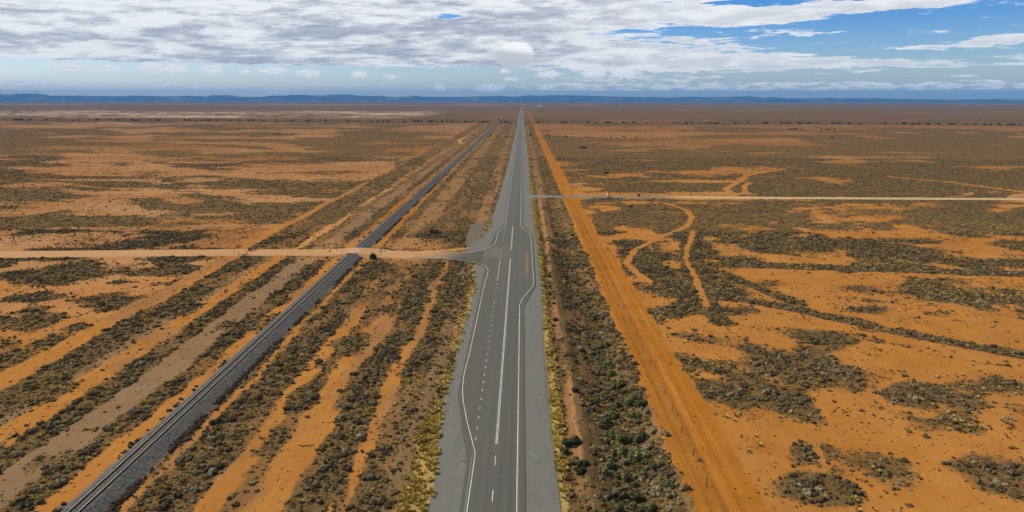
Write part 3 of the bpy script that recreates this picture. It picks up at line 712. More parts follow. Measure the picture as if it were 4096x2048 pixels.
def hills():
    az_k = []; el_k = []
    for x_, y_ in SKYL:
        d = ray(x_, y_); az_k.append(math.degrees(math.atan2(d.x, d.y))); el_k.append(d.z/math.hypot(d.x, d.y))
    az = np.arange(-60, 60.01, .06); rr = np.array([18500,18900,19400,20000,20600,21200,21800,22400,23000,23600,24200,25000,26000,28000.])
    A, Rr = np.meshgrid(az, rr)
    crest = H + 23000*np.interp(A, az_k, el_k) - 4
    crest = crest + 26*(fbm(A*5, Rr*0, 4, 201)-.5)
    t = np.clip((Rr-18900)/(23000-18900), 0, 1); sh = t**1.6
    sh = np.where(Rr > 23000, 1-ss(23000, 28000, Rr)*.9, sh)
    spur = fbm(A*2.2 + Rr/2500, Rr/1500, 4, 202)-.5
    Z = crest*sh + 190*spur*np.sin(np.pi*t)
    Z = np.minimum(Z, H + (crest-H)*Rr/23000*.97 + 0) * (Rr <= 22900) + Z*(Rr > 22900)
    Z = np.where(Rr < 18800, -5, Z)
    a = np.radians(A); V = np.stack([Rr*np.sin(a), Rr*np.cos(a), Z], -1).reshape(-1, 3)
    n = len(az); i = np.arange(len(rr)-1)[:, None]*n; j = np.arange(n-1)[None]
    q = np.stack([i+j, i+j+1, i+n+j+1, i+n+j], -1).reshape(-1, 4)[:, ::-1]
    m = bpy.data.materials.new('hill_scrub'); m.use_nodes = True; nt = m.node_tree; b = nt.nodes['Principled BSDF']
    p = pos(nt); nn = noise(nt, p, .0009, 7, .68)
    nt.links.new(mixc(nt, nn.ramp(.48, .66), (.030,.036,.042), (.17,.14,.115)), b.inputs['Base Color']); b.inputs['Roughness'].default_value = 1; b.inputs['Specular IOR Level'].default_value = 0
    tag(link('hills', mesh_np('hills', V, q, m, True)), kind='structure')
hills()

HAZE = 4.3e-5
def haze():
    m = bpy.data.materials.new('haze_air'); m.use_nodes = True; nt = m.node_tree; nt.nodes.clear()
    o = nt.nodes.new('ShaderNodeOutputMaterial'); v = nt.nodes.new('ShaderNodeVolumePrincipled')
    v.inputs['Color'].default_value = (.13, .44, 1.0, 1); v.inputs['Density'].default_value = HAZE; v.inputs['Anisotropy'].default_value = 0.0
    nt.links.new(v.outputs[0], o.inputs['Volume'])
    b = MB().box((0, 0, 213), (66000, 66000, 440)).build('haze', m); tag(b, kind='stuff')
haze()
# ------------------------------------------------------------------ vegetation
def foliage(name, a, b2, c3, sc=1.0, flecks=None):
    m = bpy.data.materials.new(name); m.use_nodes = True; nt = m.node_tree; b = nt.nodes['Principled BSDF']
    oi = nt.nodes.new('ShaderNodeObjectInfo'); r = E(nt, oi.outputs['Random']); p = pos(nt)
    n = noise(nt, p, .35, 3, .6); f = noise(nt, p, 4.5 * sc, 3, .7)
    k = (r * .75 + (n - .5) * 1.1 + .12)
    c = mixc(nt, k.ramp(.25, .5), a, b2); c = mixc(nt, k.ramp(.62, .85), c, c3)
    c = mixc(nt, f.ramp(.38, .62) * .5, c, mixc(nt, 1.0, c, (1.7, 1.65, 1.5), 'MULTIPLY'))
    c = mixc(nt, f.ramp(.55, .35) * .4, c, mixc(nt, 1.0, c, (.5, .5, .5), 'MULTIPLY'))
    nt.links.new(c, b.inputs['Base Color']); b.inputs['Roughness'].default_value = .9; b.inputs['Specular IOR Level'].default_value = .05
    return m
M_SALT = foliage('saltbush_leaves', (.078,.057,.034), (.125,.098,.054), (.235,.20,.115))
M_RUST = foliage('rusty_leaves', (.085,.050,.018), (.145,.085,.025), (.20,.135,.05))
M_GREEN = foliage('green_leaves', (.085,.090,.032), (.125,.130,.050), (.18,.17,.07))
M_DARK = foliage('dark_green_leaves', (.034,.046,.022), (.05,.062,.03), (.07,.08,.04))
M_STRAW = foliage('dry_grass_blades', (.44,.33,.09), (.54,.42,.12), (.62,.50,.19))
M_CREEK = foliage('creek_tree_leaves', (.035,.034,.022), (.05,.048,.028), (.075,.065,.035), .3)
def leaf_blob(seed, n, size, lobes=7, flat=.55, core=True, upright=0.0):
    """a low mound 1 wide and FLAT high made of leaf clumps spread through several lobes"""
    g = np.random.default_rng(seed)
    L = np.c_[g.uniform(-.30, .30, lobes), g.uniform(-.30, .30, lobes), g.uniform(.0, .28, lobes)]; Lr = g.uniform(.16, .30, lobes)
    L[0] = (0, 0, .1); Lr[0] = .32
    V = []; Q = []
    if core:
        for (x, y, z), r in zip(L, Lr):
            b = len(V); m = 7
            for k, (rr, zz) in enumerate(((.95, -.6), (1.0, .15), (.62, .75))):
                for i in range(m):
                    t = 2*math.pi*i/m + k*.4; j = g.uniform(.8, 1.1)*.86
                    V.append((x+r*rr*j*math.cos(t), y+r*rr*j*math.sin(t), max(0, z+r*zz*.9)))
            for k in range(2):
                for i in range(m): Q.append((b+k*m+i, b+k*m+(i+1) % m, b+(k+1)*m+(i+1) % m, b+(k+1)*m+i))
            V.append((x, y, z+r*.86)); tip = len(V)-1
            for i in range(0, m): Q.append((b+2*m+i, b+2*m+(i+1) % m, tip, tip))
    for i in range(n):
        k = g.integers(lobes); d = g.normal(size=3); d[2] = abs(d[2])*.9 - .15; d /= np.linalg.norm(d)
        c = L[k] + d*Lr[k]*g.uniform(.8, 1.12); c[2] = max(c[2], .02)
        nrm = d*.7 + g.normal(size=3)*.6; nrm /= np.linalg.norm(nrm)
        u = np.cross(nrm, (0, 0, 1.0)); u /= np.linalg.norm(u)+1e-6; w = np.cross(nrm, u)
        if upright: w = w*(1-upright) + np.array((0, 0, 1.0))*upright
        s = size*g.uniform(.5, 1.2); b = len(V); a = g.uniform(.4, .9)
        V += [tuple(c-u*s*.5*a), tuple(c-w*s*.5+u*s*.1), tuple(c+u*s*.5*a), tuple(c+w*s*.6)]; Q.append((b, b+1, b+2, b+3))
    V = np.array(V); V[:, 2] *= flat/.55
    return V, Q
def blob_mesh(name, seed, n, size, mat, **kw):
    V, Q = leaf_blob(seed, n, size, **kw)
    me = bpy.data.meshes.new(name); me.from_pydata([tuple(v) for v in V], [], [q if q[2] != q[3] else q[:3] for q in Q]); me.materials.append(mat); me.update(); return me
def tuft_mesh(name, seed, n, mat, h=.6, w=.5):
    g = np.random.default_rng(seed); V = []; Q = []
    for i in range(n):
        a = g.uniform(0, 6.283); r = g.uniform(0, .28)*w*2; x, y = r*math.cos(a), r*math.sin(a); lean = g.uniform(.1, .9); hh = h*g.uniform(.5, 1); t = .05*g.uniform(.6, 1.3)
        b = len(V); dx, dy = math.cos(a+g.normal()*.5)*lean*.35, math.sin(a+g.normal()*.5)*lean*.35
        px, py = -dy, dx; k = t/(math.hypot(px, py)+1e-6)
        V += [(x-px*k, y-py*k, 0), (x+px*k, y+py*k, 0), (x+dx+px*k*.5, y+dy+py*k*.5, hh), (x+dx-px*k*.5, y+dy-py*k*.5, hh)]; Q.append((b, b+1, b+2, b+3))
    me = bpy.data.meshes.new(name); me.from_pydata(V, [], Q); me.materials.append(mat); me.update(); return me

def scatter(name, X, Y, Z, S, idx, protos, sz=None):
    """many copies of a few shapes as one object (uncountable ground cover)"""
    col = bpy.data.collections.new(name + '_shapes')
    for k, me in enumerate(protos):
        o = bpy.data.objects.new('%s_shape_%02d' % (name, k), me); col.objects.link(o)
    n = len(X); me = bpy.data.meshes.new(name); me.vertices.add(n)
    me.vertices.foreach_set('co', np.stack([X, Y, Z], -1).astype(np.float32).ravel())
    a = me.attributes.new('size', 'FLOAT_VECTOR', 'POINT'); hz = S if sz is None else sz
    a.data.foreach_set('vector', np.stack([S*rng.uniform(.85, 1.2, n), S*rng.uniform(.85, 1.2, n), hz], -1).astype(np.float32).ravel())
    a = me.attributes.new('turn', 'FLOAT_VECTOR', 'POINT'); a.data.foreach_set('vector', np.stack([0*X, 0*X, rng.uniform(0, 6.28, n)], -1).astype(np.float32).ravel())
    a = me.attributes.new('pick', 'INT', 'POINT'); a.data.foreach_set('value', np.asarray(idx, np.int32))
    o = bpy.data.objects.new(name, me); COL.objects.link(o)
    ng = bpy.data.node_groups.new(name + '_nodes', 'GeometryNodeTree')
    ng.interface.new_socket('Geometry', in_out='INPUT', socket_type='NodeSocketGeometry'); ng.interface.new_socket('Geometry', in_out='OUTPUT', socket_type='NodeSocketGeometry')
    N = ng.nodes.new; gi = N('NodeGroupInput'); go = N('NodeGroupOutput'); ip_ = N('GeometryNodeInstanceOnPoints'); ci = N('GeometryNodeCollectionInfo')
    ci.inputs['Collection'].default_value = col; ci.inputs['Separate Children'].default_value = True; ci.inputs['Reset Children'].default_value = True
    def na(nm, t):
        q = N('GeometryNodeInputNamedAttribute'); q.data_type = t; q.inputs['Name'].default_value = nm; return q.outputs['Attribute']
    mp = N('GeometryNodeMeshToPoints')
    lk = ng.links.new; lk(gi.outputs[0], mp.inputs['Mesh']); lk(mp.outputs[0], ip_.inputs['Points']); lk(ci.outputs[0], ip_.inputs['Instance']); ip_.inputs['Pick Instance'].default_value = True
    lk(na('pick', 'INT'), ip_.inputs['Instance Index']); lk(na('size', 'FLOAT_VECTOR'), ip_.inputs['Scale']); lk(na('turn', 'FLOAT_VECTOR'), ip_.inputs['Rotation'])
    lk(ip_.outputs[0], go.inputs[0])
    md = o.modifiers.new('scatter', 'NODES'); md.node_group = ng
    tag(o, kind='stuff'); return o

CMI = np.array(CM.inverted())
def project(X, Y, Z):
    p = np.stack([X, Y, Z-H], -1) @ CMI.T
    return 2048 + F*p[..., 0]/-p[..., 2], 1024 - F*p[..., 1]/-p[..., 2], -p[..., 2]
def wedge(n, a, b, k=.93):
    Y = np.sqrt(rng.uniform(a*a, b*b, n)); X = Y*rng.uniform(-k, k, n) + Y*.0; return X, Y
def on_road(X, Y, m=1.0):
    l = np.interp(Y, [a for a, _ in LG], [b for _, b in LG]); r = np.interp(Y, [a for a, _ in RG], [b for _, b in RG])
    h = (X > l-.2*m) & (X < r+.2*m)
    h |= (X > -69.2+.3) & (X < -60.0)
    h |= dline(X, Y, LEFT_RD[:-1]) < 6.6*m
    h |= (dline(X, Y, RIGHT_RD) < 5.2*m)
    h |= (Y > 225) & (Y < 275) & (X > -24) & (X < -8) & (dline(X, Y, LEFT_RD) < 10)
    return h
def place(n, a, b, dens_fn, k=.93):
    X, Y = wedge(n, a, b, k); cov, col, g = land(X, Y); p = dens_fn(cov, g, X, Y)
    keep = (rng.uniform(0, 1, n) < p) & ~on_road(X, Y); X, Y = X[keep], Y[keep]
    return X, Y, relief(X, Y)-.04, cov[keep]
SALT = [blob_mesh('saltbush', 10+i, 130, .13, M_SALT, lobes=5+i % 4, flat=.50) for i in range(7)]
SALT_FAR = [blob_mesh('saltbush', 30+i, 46, .24, M_SALT, lobes=5, flat=.30) for i in range(4)]
RUST = [blob_mesh('rusty_shrub', 50+i, 120, .15, M_RUST, lobes=5, flat=.5) for i in range(3)]
TUFT = [tuft_mesh('dry_grass', 60+i, 70, M_STRAW) for i in range(4)]

def clump(cov, X, Y):      # shrubs stand in clumps, not evenly
    return cov**1.3*(.42 + .9*ss(.36, .62, fbm(X/3.2, Y/3.2, 3, 301)))
N1 = int(.93*(300**2-80**2)*1.4)
X1, Y1, Z1, c1 = place(N1, 80, 300, lambda c, g, X, Y: clump(c, X, Y))
S1 = np.clip(rng.lognormal(-.20, .36, len(X1)), .4, 1.9)*(.70+.4*c1)
S1 = np.where((X1 > 11) & (X1 < 26), S1*1.12, S1)
# small plants fill in between
X2, Y2, Z2, c2 = place(int(N1*1.8), 80, 300, lambda c, g, X, Y: np.clip(c*1.0 + .03 + .16*ss(.50, .72, fbm(X/6, Y/9, 4, 305)), 0, 1)*.8)
S2 = rng.uniform(.18, .6, len(X2))*np.where(c2 < .12, .75, 1)
u, v, d = project(X1, Y1, Z1)
vis = (u > 8) & (u < 4088) & (v > 0) & (v < 2040)
score = np.where(vis, S1/d, 0); order = np.argsort(-score)[:286]
sel = np.zeros(len(X1), bool); sel[order] = True

ZL = [(-1e9, -99, 'rounded saltbush shrub in the outer scrub band along the western fence', 'saltbushes by the western fence'),
      (-99, -84, 'rounded saltbush shrub on the far side of the grey stony strip, west of the railway', 'saltbushes beyond the stony strip'),
      (-84, -66, 'rounded saltbush shrub in the narrow band between the stony strip and the railway ballast', 'saltbushes beside the ballast'),
      (-66, -47.5, 'rounded saltbush shrub in the dense band just east of the railway ballast', 'saltbushes east of the railway'),
      (-47.5, -36.5, 'lone saltbush shrub scattered on the bare orange lane between two scrub bands', 'saltbushes on the bare lane'),
      (-36.5, -27.5, 'dark saltbush shrub in the scrub band midway between railway and highway', 'saltbushes in the middle band'),
      (-27.5, -12, 'dark saltbush shrub on the thin stony ground beside the highway grass verge', 'saltbushes near the verge'),
      (4, 11.8, 'low shrub in the narrow row beside the yellow grass of the highway edge', 'low shrubs east of the highway'),
      (11.8, 26, 'grey-brown shrub in the dense ditch between highway and graded orange track', 'grey shrubs in the ditch'),
      (26, 1e9, 'saltbush shrub on the open orange plain east of the graded track', 'saltbushes on the open plain')]
for i in order:
    me = SALT[int(rng.integers(7))]; o = link('saltbush', me, None, (X1[i], Y1[i], Z1[i]), float(rng.uniform(0, 6.28)))
    s = S1[i]; o.scale = (s*float(rng.uniform(.85, 1.2)), s*float(rng.uniform(.85, 1.2)), s)
    for a, b, l, gname in ZL:
        if a <= X1[i] < b: tag(o, l, 'shrub', gname)
keep = ~sel
rustz = ((X1 > 6.5) & (X1 < 9.6)) | ((X1 > -18.5) & (X1 < -14) & (rng.uniform(0, 1, len(X1)) < .5))
rustz |= rng.uniform(0, 1, len(X1)) < .30
m = keep & ~rustz
scatter('saltbush_scrub', X1[m], Y1[m], Z1[m], S1[m], rng.integers(0, 7, m.sum()), SALT)
m = keep & rustz
scatter('rusty_scrub', X1[m], Y1[m], Z1[m], S1[m]*.9, rng.integers(0, 3, m.sum()), RUST)
scatter('small_desert_plants', X2, Y2, Z2, S2, rng.integers(0, 13, len(X2)), [x for x in SALT] + [x for x in RUST]*2)
# middle distance
X3, Y3, Z3, c3 = place(int(.93*(700**2-300**2)*.48), 300, 700, lambda c, g, X, Y: clump(c, X, Y))
scatter('mid_plain_scrub', X3, Y3, Z3, rng.uniform(.6, 1.6, len(X3)), rng.integers(0, 4, len(X3)), SALT_FAR)
X4, Y4, Z4, c4 = place(int(.93*(2100**2-700**2)*.06), 700, 2100, lambda c, g, X, Y: np.clip(c**1.2, 0, 1))
scatter('far_plain_scrub', X4, Y4, Z4, rng.uniform(1.0, 2.6, len(X4)), rng.integers(0, 4, len(X4)), SALT_FAR, sz=rng.uniform(.8, 1.6, len(X4)))
nW = 4200; YW = 82 + (560-82)*rng.uniform(0, 1, nW)**1.6; side = rng.uniform(0, 1, nW) < .8
RXY = np.interp(YW, [60,95,180,262,420,800], [RX,RX,RX-.5,RX-1.0,RX-.8,RX-.2])
XW = RXY + np.where(side, 4.25 + .35*rng.normal(size=nW), -3.5 + .3*rng.normal(size=nW)); kw = (np.where(side, .95, .5)*ss(.34, .52, fbm(YW/7, side*9.0, 3, 441)) > rng.uniform(0, 1, nW)) & (np.abs(YW-262) > 8)
XW, YW = XW[kw], YW[kw]
M_WEED = foliage('dry_weeds', (.050,.036,.026), (.075,.055,.038), (.11,.08,.05))
WEED = [blob_mesh('dry_weed', 120+i, 90, .18, M_WEED, lobes=5, flat=.5) for i in range(3)]
scatter('ballast_edge_weeds', XW, YW, np.zeros(len(XW)), rng.uniform(.4, .95, len(XW)), rng.integers(0, 3, len(XW)), WEED)
# straw-coloured grass along the verges
XG = []; YG = []
for a, b, y0, y1, dd in ((-19.0, -12.5, 80, 330, 6.0), (4.6, 8.6, 80, 520, 6.0)):
    n = int((b-a)*(y1-y0)*dd); x = rng.uniform(a, b, n); y = rng.uniform(y0, y1, n); g = land(x, y)[2]
    k = (rng.uniform(0, 1, n) < np.clip(g*1.3, 0, 1)**1.5*ss(.30, .62, fbm(x/1.6, y/2.6, 3, 431))); XG.append(x[k]); YG.append(y[k])
x, y = wedge(40000, 80, 330); c = land(x, y)[0]; k = (rng.uniform(0, 1, len(x)) < c*.8*ss(.45, .68, fbm(x/12, y/12, 3, 401))) & ~on_road(x, y); XG.append(x[k]); YG.append(y[k])
XG = np.concatenate(XG); YG = np.concatenate(YG)
lg = np.interp(YG, [a for a, _ in LG], [b for _, b in LG]); rg = np.interp(YG, [a for a, _ in RG], [b for _, b in RG])
k = ~((XG > lg+.3) & (XG < rg-.3)) & (dline(XG, YG, LEFT_RD) > 6.5) & (dline(XG, YG, RIGHT_RD) > 5); XG, YG = XG[k], YG[k]
ZG = np.where((XG > -17) & (XG < 8), -.08, relief(XG, YG)-.03)
scatter('verge_grass', XG, YG, ZG, rng.uniform(.4, 1.15, len(XG)), rng.integers(0, 4, len(XG)), TUFT)

# green shrubs in the drain: each one a shrub of its own
GRN = [blob_mesh('green_shrub', 80+i, 330, .13, M_GREEN, lobes=9, flat=.62) for i in range(4)]
DRK = [blob_mesh('dark_green_shrub', 90+i, 330, .13, M_DARK, lobes=9, flat=.62) for i in range(3)]
def shrub(px, py, w, kind, label, group, name):
    x, y = P(px, py); z = float(relief(np.array([x]), np.array([y]))[0])-.05
    o = link(name, kind[int(rng.integers(len(kind)))], None, (x, y, z), float(rng.uniform(0, 6.28)))
    o.scale = (w, w*float(rng.uniform(.85, 1.15)), w*float(rng.uniform(.85, 1.1))); tag(o, label, 'shrub', group); return o
for px, py, w in [(2370,1262,2.6),(2414,1372,3.0),(2430,1448,3.4),(2465,1530,3.4),(2426,1575,3.0),(2517,1600,3.2),(2414,1672,3.0),(2477,1736,3.4),(2557,1744,3.2),(2580,1815,3.6),(2490,1876,2.8),(2660,1935,2.6),(2530,1960,2.6),(2530,2000,2.4),
                  (2452,1640,2.6),(2540,1660,3.0),(2480,1790,3.2),(2380,1330,2.2),(2350,1170,2.0),(2340,1120,2.2),(2330,1060,2.4),(2326,1010,2.2),(2400,1425,2.4),(2440,1480,2.4),(2500,1560,2.6),(2560,1620,2.6),(2440,1720,2.4),(2520,1800,2.8),(2570,1880,2.4),(2440,1850,2.4),(2620,1860,2.4),
                  (2300,975,2.2),(2294,940,2.0),(2285,900,2.0),(2310,1035,1.8),(2358,1215,2.0),(2400,1310,2.0),(2470,1600,2.2),(2600,2010,2.4),(2480,2020,2.0),(2370,1400,1.8),(2350,1250,1.8)]:
    shrub(px + rng.uniform(-6, 6), py, w, GRN, 'rounded olive-green shrub growing along the bottom of the drain east of the highway', 'green shrubs along the drain', 'green_shrub')
for px, py, w in [(2247,1712,1.8),(2265,1782,2.2),(2306,1772,2.3),(2255,1812,1.9),(2303,1572,1.8),(2300,1447,1.5),(2223,1283,1.7),(2216,1216,1.4),(2197,1108,1.5),(2199,1148,1.3),(2198,1178,1.3),(2330,1862,2.4),(2318,1892,2.2)]:
    shrub(px, py, w, DRK, 'dark bottle-green shrub standing between the highway grass verge and the drain', 'dark shrubs beside the verge', 'dark_green_shrub')
for px, py, w, l in [(1694,1733,3.0,'large rust-brown dry bush in the yellow grass west of the highway, northern of two'), (1682,1775,2.4,'large rust-brown dry bush in the yellow grass west of the highway, southern of two')]:
    o = shrub(px, py, w, RUST, l, None, 'rusty_shrub')
o = shrub(1489, 1036, 2.9, DRK, 'dense round dark green bush beside the dirt road just east of the level crossing', None, 'round_bush'); o.scale[2] = 4.0
o = shrub(1736, 934, 5.0, SALT, 'grey heap of dead brush on the flat ground north of the dirt road', None, 'dead_brush_heap')
o = shrub(2522, 825, 3.4, SALT, 'isolated broad grey bush just south of the eastern branch road', None, 'grey_bush')

# trees: trunk with limbs and an uneven crown
M_BARK = pmat('tree_bark', (.12,.09,.065), .95, 0, .2, 3)
def tree_parts(seed, mat, lean=0):
    g = random.Random(seed); t = MB(); t.bar((0, 0, -.3), (.1, 0, 1.6), .13, .12); tips = []
    for i in range(5):
        a = i*1.26+g.uniform(-.3, .3); q = (math.cos(a)*g.uniform(.7, 1.3), math.sin(a)*g.uniform(.7, 1.3), g.uniform(2.3, 3.3)); t.bar((.1, 0, 1.4), q, .09, .04, 6); tips.append(q)
    V, Q = [], []
    for k, q in enumerate(tips + [(0, 0, 3.6)]):
        v, f = leaf_blob(seed*13+k, 70, .28, lobes=5, flat=.8, core=True); b = len(V); s = g.uniform(1.5, 2.3)
        V += [(x*s+q[0], y*s+q[1], z*s+q[2]-.7) for x, y, z in v]; Q += [tuple(b+i for i in (z if z[2] != z[3] else z[:3])) for z in f]
    me = bpy.data.meshes.new('crown'); me.from_pydata(V, [], Q); me.materials.append(mat); me.update()
    return t.mesh('trunk', M_BARK), me
TREES = [tree_parts(s, M_CREEK) for s in (3, 5, 8)]; TREES_D = [tree_parts(s, M_DARK) for s in (4, 6, 9)]
def tree(name, x, y, h, label, group, kinds=TREES, squat=1.0):
    tk, cr_ = kinds[int(rng.integers(3))]; e = empty(name, (x, y, -.1), float(rng.uniform(0, 6.28))); s = h/4.6
    e.scale = (s*squat, s*squat, s); tag(e, label, 'tree', group); link('trunk', tk, e); link('crown', cr_, e, (0, 0, -1.5 if kinds is TREES else -.8)); return e
def along(pts, n, jy, hs, label, group, name='creek_tree', squat=1.1, kinds=TREES):
    xs = [p[0] for p in pts]; ysx = [p[1] for p in pts]
    for i in range(n):
        px = rng.uniform(xs[0], xs[-1]); py = np.interp(px, xs, ysx)+rng.normal()*jy
        x, y = P(px, py)
        if abs(x+4.2) < 12 or abs(x+64) < 7: continue
        tree(name, x, y, float(rng.uniform(*hs)), label, group, kinds, squat)
CREEK1 = [(0,481),(450,482),(1000,484),(2000,490),(2100,492),(2700,494),(3300,495),(3700,498),(4096,502)]
CREEK2 = [(0,541),(200,541),(1000,537),(1500,536),(1900,545),(2300,551),(2500,553),(2800,551),(3300,550),(3700,552),(4096,556)]
along(CREEK1, 205, .8, (4.5, 9), 'small dark tree in the long tree line of the farther creek across the plain', 'trees of the farther creek', squat=1.2)
along([(1040,537.5),(1400,537)], 14, .5, (2, 3.4), 'low dark tree on the nearer creek line west of the railway', 'trees of the nearer creek, west')
along([(2180,545),(2330,551),(2420,552),(2560,551)], 16, 1.6, (2.5, 4.2), 'bushy dark tree on the nearer creek just east of the highway', 'trees of the nearer creek, east')
along([(1850,540),(1960,545),(2060,550)], 10, 2.0, (2.5, 4.0), 'bushy dark tree on the nearer creek between railway and highway', 'trees of the nearer creek, middle')
along([(3140,519),(3340,521)], 12, .8, (3.5, 5.5), 'green tree in the short grove on the far eastern plain', 'grove on the eastern plain', kinds=TREES_D)
for px, py, h, l in [(2122,545,5.5,'dark leafy tree beside the highway at the nearer creek culvert'), (2103,498,4.5,'dark tree beside the highway at the farther creek culvert'), (1996,483,7,'green tree beside the railway at the farther creek'), (1960,542,4.5,'dark bushy tree touching the railway at the nearer creek'), (3328,553,4.5,'single green tree just south of the eastern grove')]:
    x, y = P(px, py); tree('creek_tree', x, y, h, l, None, TREES_D, 1.3)
for px, py, w, l in [(2334,593,9,'lone black-looking low bush mound on the eastern plain, the farther of two'), (2424,693,6,'lone black-looking low bush mound on the eastern plain, the nearer of two')]:
    o = shrub(px, py, w, DRK, l, None, 'dark_bush_mound'); o.scale[2] = w*.5
x = rng.uniform(0, 4096, 70); yv = 400+10+rng.uniform(.05, 1, 70)**2*60
for a, b in zip(x, yv):
    if abs(a-2088) < 60: continue
    q = P(a, b); tree('plain_tree', q[0], q[1], float(rng.uniform(3, 5.5)), 'tiny lone dark bush dotted on the far plain', 'lone bushes on the far plain', TREES, 1.5)
def town(a, b, n, y0, y1, hs):
    for i in range(n):
        q = P(rng.uniform(a, b), rng.uniform(y0, y1)); tree('town_tree', q[0], q[1], float(rng.uniform(*hs)), 'dark tree among the buildings of the far-off settlement below the hills', 'trees of the settlement', TREES_D, 1.5)
town(2068, 2130, 34, 408, 411, (16, 28)); town(2135, 2150, 3, 409, 411, (12, 16)); town(2158, 2172, 6, 408, 411, (16, 26)); town(2180, 2196, 4, 408, 410, (12, 20)); town(2208, 2250, 12, 408, 411, (14, 24)); town(2278, 2298, 16, 408.5, 411.5, (16, 26)); town(2020, 2032, 6, 418.5, 420, (6, 9)); town(2170, 2270, 22, 418, 421, (4, 6)); town(2640, 2740, 12, 411, 413, (6, 9))
M_WALL = pmat('pale_house_wall', (.62,.58,.52), .8); M_ROOF = pmat('iron_roof', (.50,.50,.50), .5, .2); M_GLS = pmat('dark_window', (.03,.035,.04), .2)
for px, py, w, l in [(2084,409.5,26,'long low pale building among the settlement trees'), (2112,408.5,24,'bright white-roofed building at the centre of the settlement'), (2131,410,16,'small pinkish building at the eastern edge of the settlement trees'), (2191,410.2,15,'small white house east of the settlement, the nearer to it'), (2217,410.2,15,'small white house east of the settlement, the farther out'), (2104.6,418.4,9,'tiny white hut inside the loop of the highway bend')]:
    x, y = P(px, py); e = empty('far_house', (x, y, 0)); tag(e, l, 'house'); e.scale = (1.8, 1.8, 1.8); h = w*.18
    MB().box((0, 0, h/2), (w, 9, h)).build('wall', M_WALL, e)
    MB().add([(-w/2-.5, -5.2, h), (w/2+.5, -5.2, h), (w/2+.5, 5.2, h), (-w/2-.5, 5.2, h), (-w/2, 0, h+2.3), (w/2, 0, h+2.3)], [(0,1,5,4), (2,3,4,5), (0,4,3), (1,2,5), (3,2,1,0)]).build('roof', M_ROOF, e)
    for k in (-.3, 0, .3): MB().box((k*w, -4.52, h*.55), (1.6, .08, 1.2)).build('window', M_GLS, e)

# ------------------------------------------------------------------ roadside things
M_GPW = pmat('guide_post_white', (.88,.88,.86), .5, 0, .05); M_RED = pmat('red_reflector', (.50,.03,.02), .4); M_STEEL = pmat('galvanised_steel', (.36,.37,.38), .5, .6, .1)
M_POST = pmat('rusty_steel_picket', (.055,.032,.024), .8, .2, .2); M_WOOD = pmat('grey_weathered_timber', (.20,.17,.13), .95, 0, .3, 4); M_DWOOD = pmat('dark_timber', (.085,.055,.038), .95, 0, .3, 4)
def ground_z(x, y): return float(relief(np.array([x]), np.array([y]))[0])
GPM = MB().box((0, 0, .55), (.18, .12, 1.15), 0, .9).mesh('post_body', M_GPW); RFM = MB().box((0, -.055, .84), (.09, .02, .16)).mesh('reflector', M_RED)
def guide_post(px, py, label, group):
    x, y = P(px, py, .1); l, r = ip(LG, y), ip(RG, y)
    z = .08 if l+.5 < x < r-.5 else ground_z(x, y)
    e = empty('guide_post', (x, y, z-.03)); tag(e, label, 'guide post', group); link('post_body', GPM, e); link('reflector', RFM, e)
for q in [(1840,1842),(1839,1542),(1860,1446),(1879,1364),(1893,1295),(1906,1236),(1918,1182),(1927,1134)]:
    guide_post(*q, 'slim white guide post on the gravel west of the turning lane, before the side road', 'guide posts along the turning lane')
for q in [(1944,993),(1974,968),(1977,943),(1981,920)]: guide_post(*q, 'slim white guide post on the gravel at the corner north of the dirt road', 'guide posts at the northern corner')
for q in [(1921,1066),(1839,1043),(1856,1011)]: guide_post(*q, 'slim white guide post at the mouth of the western side road', 'guide posts at the side road mouth')
for q in [(2147,1142),(2144.5,1101),(2142,1063),(2139,1030),(2138,998),(2136,971),(2134,945.5)]:
    guide_post(*q, 'slim white guide post on the gravel east of the widened lane opposite the side road', 'guide posts opposite the side road')
for q, l in [((2134,1846), 'slim white guide post alone on the wide eastern gravel shoulder in the foreground'), ((2115,1237), 'slim white guide post on the eastern gravel where the lane widening ends'), ((2106.5,907), 'slim white guide post on the eastern gravel just beyond the lane widening'), ((2321,784), 'white guide post beside the eastern branch road west of the cattle grid')]: guide_post(*q, l, None)
for py in (860, 820, 762, 735, 700, 670, 640, 615): guide_post(2088+5.0*(py-398)*.01657, py, 'distant white guide post on the eastern gravel edge beyond the crossroads', 'distant guide posts, east side')
for py in (875, 830, 790, 745, 700, 660, 630): guide_post(2088-12.6*(py-398)*.01657, py, 'distant white guide post on the western gravel edge beyond the crossroads', 'distant guide posts, west side')

def text_mesh(name, s, size, mat, parent, loc, rot=(R(90), 0, 0)):
    cu = bpy.data.curves.new(name, 'FONT'); cu.body = s; cu.size = size; cu.align_x = 'CENTER'; cu.align_y = 'CENTER'; cu.extrude = .004
    o = bpy.data.objects.new(name, cu); me = bpy.data.meshes.new_from_object(o); me.materials.clear(); me.materials.append(mat); bpy.data.objects.remove(o); bpy.data.curves.remove(cu)
    r = link(name, me, parent, loc); r.rotation_euler = rot; return r
M_AMB = pmat('amber_sign_face', (.90,.42,.02), .5, 0, .06); M_BLK = pmat('black_sign_ink', (.012,.012,.012), .5); M_BACK = pmat('grey_sign_back', (.33,.34,.34), .5, .5, .1)
x, y = P(1892, 1150); e = empty('warning_sign', (x, y, 0)); tag(e, 'amber diamond warning sign with a black train symbol and plate below, in the verge grass', 'warning sign')
MB().bar((0, .06, -.2), (0, .06, 2.9), .035).build('post', M_STEEL, e)
d = .62; MB().prism([(0, 2.15-d+.0), (d, 2.15), (0, 2.15+d), (-d, 2.15)], -.02, .02).build('diamond_plate', M_AMB, e)
sy = MB(); 
